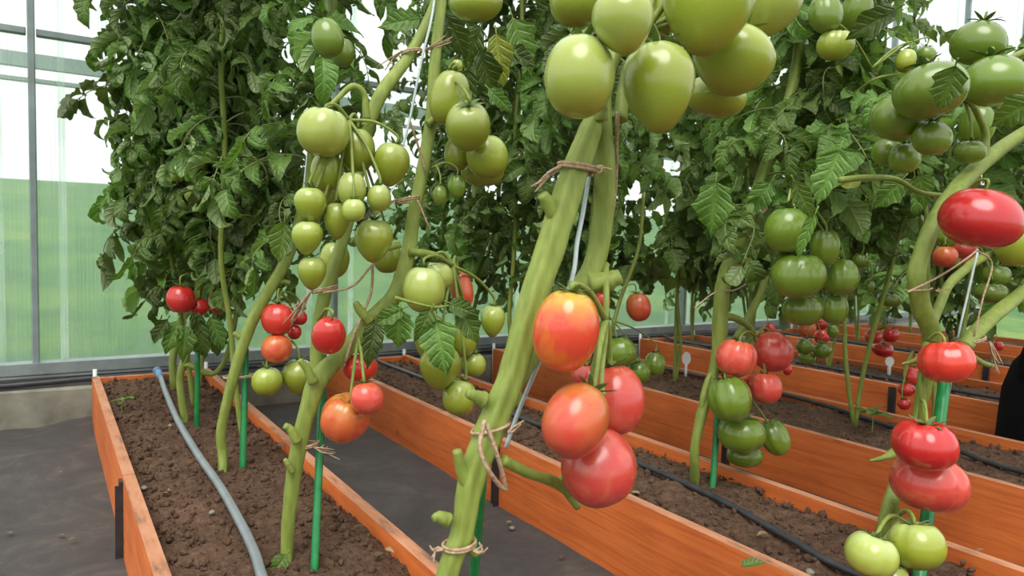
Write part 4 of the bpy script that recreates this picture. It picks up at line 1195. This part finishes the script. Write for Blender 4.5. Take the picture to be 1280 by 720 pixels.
for i, (y, z0) in enumerate(((1.2, .66), (1.7, .56), (2.2, .54), (2.75, .52), (3.15, .52))):
    ROW[3].append(backplant(3.48 + .04 * (i % 2), y, z0, 'leafy tomato plant in the fourth bed', 'tomato plants in the fourth bed', 80 + i, ['loose', 'broad', 'curled'], .042, 2, .95, top=2.2 if i > 1 else 1.7))
for i, (y, z0) in enumerate(((1.5, .62), (2.1, .56), (2.7, .52), (3.1, .52))):
    ROW[4].append(backplant(4.6 + .04 * (i % 2), y, z0, 'leafy tomato plant in the fifth bed', 'tomato plants in the fifth bed', 90 + i, ['loose', 'broad'], .05, 2, 1.0, top=2.3 if i > 1 else 1.9))
for i, (y, z0) in enumerate(((2.0, .6), (2.9, .52))):
    ROW[5].append(backplant(5.66, y, z0, 'leafy tomato plant in the sixth bed', 'tomato plants in the sixth bed', 97 + i, ['loose', 'broad'], .045, 2, 1.0))

# fruit on the plants behind
def cluster(items, Y, label, group, anchor, plant=None, r=.0025, third=.05):
    f = [tomato(a, b, w, h, Y + RND.uniform(-.006, .006) + (0, 0, third)[q_ % 3], k, c, label if len(it) == 6 else it[6], group, (RND.uniform(-15, 15), RND.uniform(-10, 15))) for q_, it in enumerate(items) for (a, b, w, h, k, c) in [it[:6]]]
    e = plant or pa
    if anchor is None:                         # scattered fruit: a short stalk each
        for t in f: stalks(e, t[0] + Vector((0, .02, t[2] * 26)), [t], r)
    else: stalks(e, P(anchor[0], anchor[1], Y + .03), f, r)
cluster([(775, 441, 42, 37, 'round', 'deep_shaded_green'), (798, 466, 30, 28, 'round', 'deep_shaded_green'), (819, 455, 27, 29, 'round', 'deep_shaded_green')], 1.72, 'dull green tomato beside the pinkish red one, under the brownish tomato', 'dull green trio behind the ripe cluster', (765, 400), ROW[1][0])
cluster([(798, 384, 32, 35, 'round', 'orange', 'brownish orange tomato above the dull green trio'), (752, 377, 22, 24, 'round', 'red', 'red tomato mostly hidden behind the stub of the thick stem')], 1.74, '', None, (768, 370), ROW[1][0])
for (pl_pts, rad) in [([(760, 470), (764, 420), (775, 375), (798, 310), (805, 240)], (5, 5, 5, 4))]:
    stem(ROW[1][0], pxs(pl_pts, 1.78), [r * .0017 for r in rad], 'side_stub', sides=9)
cluster([(1009, 411, 23, 20, 'round', 'orange'), (1025, 405, 17, 15, 'round', 'red'), (1027, 421, 18, 18, 'round', 'red')], 1.75, 'little ripening tomato under the green ribbed cluster', 'little ripening tomatoes in the third bed', (1018, 385), ROW[2][2])
cluster([(1006, 433, 22, 20, 'round', 'deep_shaded_green'), (1028, 438, 24, 19, 'round', 'deep_shaded_green'), (1009, 448, 21, 15, 'round', 'deep_shaded_green'), (1041, 414, 15, 16, 'round', 'deep_shaded_green')], 1.70, 'little green tomato over the second orange board, under ripening ones', 'little green tomatoes in the third bed', (1018, 400), ROW[2][2])
cluster([(1092, 421, 21, 17, 'round', 'red'), (1113, 419, 20, 18, 'round', 'red'), (1103, 437, 25, 17, 'flat', 'red')], 2.0, 'small dark red tomato in the trio beside the white plastic tag', 'dark red trio in the fourth bed', (1103, 395), ROW[3][1])
cluster([(1133, 487, 20, 16, 'round', 'red'), (1130, 505, 16, 14, 'round', 'red'), (1140, 470, 20, 22, 'round', 'red')], 1.25, 'small red tomato half hidden behind the bent stem', 'small red tomatoes behind the bent stem', (1140, 440), ROW[2][0])
cluster([(1247, 433, 14, 12, 'round', 'red'), (962, 412, 14, 14, 'round', 'red'), (984, 462, 12, 14, 'round', 'red')], 2.0, 'tiny red tomato far behind over the orange boards', 'tiny red tomatoes far behind', None, ROW[3][1])
G = 'small green tomatoes scattered in the foliage'
cluster([(1079, 270, 21, 17, 'round', 'deep_shaded_green'), (1108, 268, 14, 15, 'round', 'deep_shaded_green'), (1143, 274, 22, 16, 'round', 'deep_shaded_green'), (1075, 326, 20, 16, 'flat', 'deep_shaded_green'), (1088, 358, 10, 14, 'round', 'deep_shaded_green'), (1112, 374, 30, 18, 'flat', 'deep_shaded_green'), (1092, 238, 24, 16, 'round', 'deep_shaded_green')], 1.35, 'small green tomato scattered in the foliage left of the bent stem', G, None, ROW[2][1])
cluster([(1044, 57, 45, 35, 'beef', 'green', 'heart-like ribbed green tomato on top of a dark stem, high in the leaves'), (1132, 76, 24, 28, 'round', 'green'), (1156, 70, 26, 22, 'round', 'deep_shaded_green')], .975, 'small green tomato above the broad shaded one', 'small green tomatoes above the shaded one', (1090, 85), pr)
cluster([(1032, 18, 42, 44, 'beef', 'deep_shaded_green'), (1070, 16, 40, 44, 'beef', 'deep_shaded_green'), (1052, 32, 44, 30, 'flat', 'deep_shaded_green')], .985, 'shaded ribbed tomato above the heart-like ribbed green one', 'shaded ribbed tomatoes high in the leaves', (1045, -12), pr, third=.088)  # shade among the leaves painted in with the darker green skin
us = stem(pr, pxs([(1048, 235, .12), (1044, 180, .12), (1047, 104, .14), (1050, 60, .17), (1052, -60, .18)], 1.0), [.015, .016, .014, .011], 'branch', 'stem', sides=12)
leafy(pr, us, .9, 2, .022, BRO, .75, random.Random(8))
stem(pr, pxs([(1046, 135, .13), (1072, 114, .06), (1095, 98, .01), (1125, 92, 0)], 1.0), [.005, .004, .003], 'side_stub', sides=8)

# ------------------------------------------------------------------ small things on the beds
def plant_tag(px, py, h, label):
    b = PZ(px, py, SOIL); q = b.y / ray(px, py).y
    e = empty('plant_tag', b, label, 'plant tag')
    right = Vector((.836, -.548, 0)); fw = Vector((.548, .834, 0))
    mb = MB(); tube(mb, [b - Vector((0, 0, .03)), b + Vector((0, 0, h * q * .5))], [2.2 * q], 8, 2, flat=.4); obj('stick', mb, M['tag'], e)
    mb = MB(); c = b + Vector((0, 0, h * q * .74)); vs = []
    n = 18
    for s in (-1, 1):
        for i in range(n):
            a = 2 * math.pi * i / n
            vs.append(c + right * (math.cos(a) * 5.6 * q) + Vector((0, 0, math.sin(a) * h * q * .27)) + fw * s * .0012)
    fs = [tuple(range(n)), tuple(range(2 * n - 1, n - 1, -1))] + [(i, n + i, n + (i + 1) % n, (i + 1) % n) for i in range(n)]
    mb.add(vs, fs); obj('face', mb, M['tag'], e, False)
plant_tag(857, 470, 30, 'white spoon-shaped plant tag in the third bed')
plant_tag(1111, 468, 22, 'small white plant tag beside the dark red trio')
def sprig(px, py, z, label, n, size, mat, seed, cat='seedling', name='seedling'):
    b = PZ(px, py, z); e = empty(name, b, label, cat); r_ = random.Random(seed)
    mb = MB(); tube(mb, [b - Vector((0, 0, .01)), b + Vector((.002, 0, size * .5)), b + Vector((.006, .002, size))], [.002, .0014], 6, 3); obj('stem', mb, M['stem'], e)
    for i in range(n):
        a = i * 2.4 + r_.random(); ax = Vector((math.cos(a), math.sin(a), r_.uniform(0, .5))).normalized(); yv = Vector((0, 0, 1)).cross(ax).normalized(); zv = ax.cross(yv)
        mb = MB(); leaflet(mb, b + Vector((.004, .001, size * r_.uniform(.6, 1))), Matrix((ax, yv, zv)).transposed(), size * r_.uniform(.6, 1), size * .4, .4, .6, r_, 6, .1)
        obj('leaf', mb, M[mat], e)
sprig(152, 516, SOIL, 'small weed seedling on soil near the end wall', 6, .05, 'leaf_bright', 3)
sprig(1090, 540, SOIL, 'low leafy sprout on the soil in front of the fourth bed board', 7, .085, 'leaf_bright', 4, 'sprout', 'sprout')
def litter(px, py, z, L, mat, label, seed, group=None):
    b = PZ(px, py, z); r_ = random.Random(seed); mb = MB(); a = r_.uniform(0, 6)
    rot = Euler((r_.uniform(-.15, .15), r_.uniform(-.15, .15), a)).to_matrix()
    leaflet(mb, b + Vector((0, 0, .006)), rot, L, L * .5, .5, .3, r_, 6, .12)
    tag(obj('fallen_leaf', mb, M[mat], None, True, b), label, 'leaf', group)
litter(925, 712, BH + .002, .05, 'leaf_bright', 'green leaf lying on the board edge of the second bed', 2)
gl = 'dry brown scraps on the soil'
r_ = random.Random(5)
for i, (px, py) in enumerate([(480, 690), (470, 700), (345, 560), (208, 620), (160, 470), (190, 560), (1010, 690), (800, 620), (700, 560), (960, 670), (455, 660), (1230, 690), (1180, 690)]):
    litter(px, py, SOIL + .004, r_.uniform(.02, .035), 'leaf_dead', 'dry brown leaf scrap on the soil', i, gl)
gl = 'dry scraps on the path cloth'
for i, (px, py) in enumerate([(78, 592), (80, 672), (95, 675), (60, 520), (640, 655), (600, 650), (520, 560), (15, 670), (380, 520), (700, 700)]):
    litter(px, py, .008, r_.uniform(.016, .03), 'leaf_dead', 'dry brown leaf scrap on the black path cloth', 40 + i, gl)
sm = 'pebbles on the soil'
for i, (px, py) in enumerate([(213, 532), (180, 610), (1012, 715), (265, 640), (640, 660), (560, 515)]):
    b = PZ(px, py, SOIL + .004) if px != 640 else PZ(px, py, .01)
    mb = MB(); s = .008 + .004 * r_.random()
    mb.add([b + Vector((c[0] * s * r_.uniform(.8, 1.3), c[1] * s, c[2] * s * .7)) for c in clod_base], clod_f)
    tag(obj('pebble', mb, M['concrete'], None, True, b), 'small pale pebble lying on the ground', 'pebble', sm)

# ------------------------------------------------------------------ person crouching in the path between the third and fourth beds
def skin_body(name, verts, edges, radii, mat, parent, base, root=0):
    me = bpy.data.meshes.new(name)
    me.from_pydata([(v[0], v[1], v[2]) for v in verts], edges, [])
    o = bpy.data.objects.new(name, me); link(o, parent)
    WORLD[o.name] = WORLD[parent.name]
    o.modifiers.new('skin', 'SKIN').use_smooth_shade = True
    sd = o.modifiers.new('sub', 'SUBSURF'); sd.levels = 2; sd.render_levels = 2
    for i, r in enumerate(radii): me.skin_vertices[0].data[i].radius = (r, r) if not isinstance(r, tuple) else r
    for i in range(len(verts)): me.skin_vertices[0].data[i].use_root = (i == root)
    me.materials.append(mat)
    return o
pb0 = Vector((2.96, .815, 0.0))
per = empty('person', pb0, 'person in long black clothing crouching on the path behind the third bed', 'person')
J = [(0, .19, .34),                                   # 0 pelvis
     (0, .10, .56), (0, -.04, .78), (0, -.10, .90), (0, -.13, .98),      # 1-4 spine, chest, neck base, neck
     (-.10, .18, .33), (-.15, -.20, .50), (-.12, .02, .12), (-.12, -.02, .06), (-.12, -.16, .035),     # 5-9 left hip, knee, ankle, heel, toe
     (.10, .18, .33), (.15, -.20, .50), (.12, .02, .12), (.12, -.02, .06), (.12, -.16, .035),          # 10-14
     (-.17, -.06, .86), (-.22, -.22, .66), (-.14, -.42, .56),             # 15-17 left shoulder, elbow, wrist
     (.17, -.06, .86), (.22, -.22, .66), (.14, -.42, .56)]                # 18-20
E_ = [(0, 1), (1, 2), (2, 3), (3, 4), (0, 5), (5, 6), (6, 7), (7, 8), (8, 9), (0, 10), (10, 11), (11, 12), (12, 13), (13, 14), (2, 15), (15, 16), (16, 17), (2, 18), (18, 19), (19, 20)]
RR = [.165, .145, .155, .09, .055, .125, .085, .055, .05, .04, .125, .085, .055, .05, .04, .075, .055, .04, .075, .055, .04]
skin_body('clothed_body', J, E_, RR, M['black_cloth'], per, pb0)
mb = MB(); vs = []; nr_ = 32
prof = [(.56, .12, .13, .06), (.50, .16, .18, .08), (.42, .19, .235, .085), (.33, .20, .262, .085), (.22, .205, .268, .085), (.10, .21, .272, .085), (.012, .215, .278, .085)]
for z, rx, ry, cy in prof:
    for i in range(nr_):
        a = 2 * math.pi * i / nr_; f = 1 + .03 * math.sin(7 * a) * (.56 - z)
        vs.append(pb0 + Vector((rx * f * math.cos(a), cy + ry * f * math.sin(a), z)))
mb.add(vs, [(j*nr_+i, (j+1)*nr_+i, (j+1)*nr_+(i+1) % nr_, j*nr_+(i+1) % nr_) for j in range(len(prof) - 1) for i in range(nr_)])
obj('long_skirt', mb, M['black_cloth'], per)
# head with face, hair; hands with five fingers
hc = pb0 + Vector((0, -.19, 1.08))
mb = MB(); vs = []; nl, nm = 24, 18
for j in range(nm + 1):
    th = math.pi * j / nm
    for i in range(nl):
        a = 2 * math.pi * i / nl
        x, y, z = math.sin(th) * math.cos(a) * .078, math.sin(th) * math.sin(a) * .098, math.cos(th) * .118
        if y < 0 and z < 0: x *= 1 - .25 * (-z / .118)
        if y < -.05:
            y -= .022 * math.exp(-((x / .014) ** 2 + ((z + .015) / .026) ** 2))          # nose
            y += .010 * math.exp(-(((abs(x) - .030) / .014) ** 2 + ((z - .012) / .012) ** 2))   # eye sockets
            y -= .006 * math.exp(-((x / .024) ** 2 + ((z + .055) / .008) ** 2))          # lips
        vs.append(hc + Vector((x, y, z)))
mb.add(vs, [(j*nl+i, (j+1)*nl+i, (j+1)*nl+(i+1) % nl, j*nl+(i+1) % nl) for j in range(nm) for i in range(nl)])
for s in (-1, 1): tube(mb, [hc + Vector((s * .074, .0, -.03)), hc + Vector((s * .086, .012, .0)), hc + Vector((s * .076, .008, .028))], [.010, .014, .008], 8, 4)
tube(mb, [hc + Vector((0, .02, -.06)), pb0 + Vector((0, -.11, .93))], [.05, .055], 12, 3)
obj('head', mb, M['skin'], per)
mb = MB(); vs = []
for j in range(11):
    th = math.pi * .62 * j / 10
    for i in range(24):
        a = 2 * math.pi * i / 24
        cut = 1.0 if math.sin(a) > -.35 else .62
        t2 = th * cut
        vs.append(hc + Vector((math.sin(t2) * math.cos(a) * .088, math.sin(t2) * math.sin(a) * .108 + .006, math.cos(t2) * .128 + .004)))
mb.add(vs, [(j*24+i, (j+1)*24+i, (j+1)*24+(i+1) % 24, j*24+(i+1) % 24) for j in range(10) for i in range(24)])
obj('hair', mb, M['hair'], per)
for s in (-1, 1):
    w0 = pb0 + Vector((s * .14, -.42, .56)); mb = MB()
    tube(mb, [w0 + Vector((0, .03, .012)), w0 + Vector((0, -.03, -.012)), w0 + Vector((0, -.075, -.03))], [.026, .038, .034], 10, 4, flat=.5)
    for k in range(4):
        x = (-.027 + .018 * k); L = (.062, .074, .070, .054)[k]
        b = w0 + Vector((x, -.072, -.03))
        tube(mb, [b, b + Vector((0, -L * .5, -.012)), b + Vector((0, -L * .85, -.034)), b + Vector((0, -L * .9, -.052))], [.0095, .0085, .0075, .006], 8, 3)
    b = w0 + Vector((-s * .03, -.02, -.008))
    tube(mb, [b, b + Vector((-s * .022, -.03, -.012)), b + Vector((-s * .024, -.055, -.028))], [.012, .010, .008], 8, 3)
    obj('hand', mb, M['skin'], per)

# ------------------------------------------------------------------ turn leaves on their stems so that none cuts into a fruit
bpy.context.view_layer.update()
fruit = [o for o in COL.objects if o.name.split('.')[0] == 'tomato']
fpos = np.array([o.matrix_world.translation for o in fruit]); frad = np.array([max(o.scale) * 1.1 for o in fruit])
finv = [np.array(o.matrix_world.inverted()) for o in fruit]
lverts = {}
def leaf_hits(lf, mw):
    me = lf.data
    if me.name not in lverts:
        co = np.empty(len(me.vertices) * 3); me.vertices.foreach_get('co', co); lverts[me.name] = np.c_[co.reshape(-1, 3), np.ones(len(me.vertices))]
    wv = lverts[me.name] @ np.array(mw).T
    c = (wv[:, :3].max(0) + wv[:, :3].min(0)) / 2; r = np.linalg.norm(wv[:, :3] - c, axis=1).max()
    for k in np.nonzero(np.linalg.norm(fpos - c, axis=1) < frad + r)[0]:
        q = (wv @ finv[k].T)[:, :3]
        if (np.linalg.norm(q, axis=1) < .99).any(): return True
    return False
for lf in [o for o in COL.objects if o.name.split('.')[0] == 'leaf' and o.data.users > 1]:
    if not leaf_hits(lf, lf.matrix_world): continue
    base = WORLD[lf.parent.name] + lf.location; e0 = lf.rotation_euler.copy()
    done = False
    for step in range(1, 40):
        az = e0.z + (.32 if step % 2 else -.32) * ((step + 1) // 2 % 10); sc = lf.scale.x * (1 - .012 * step)
        e = Euler((e0.x, e0.y, az))
        if base.y + .36 * math.sin(az) > YW - .08: continue
        if not leaf_hits(lf, Matrix.Translation(base) @ e.to_matrix().to_4x4() @ Matrix.Scale(sc, 4)):
            lf.rotation_euler = e; lf.scale = (sc, sc, sc); done = True; break
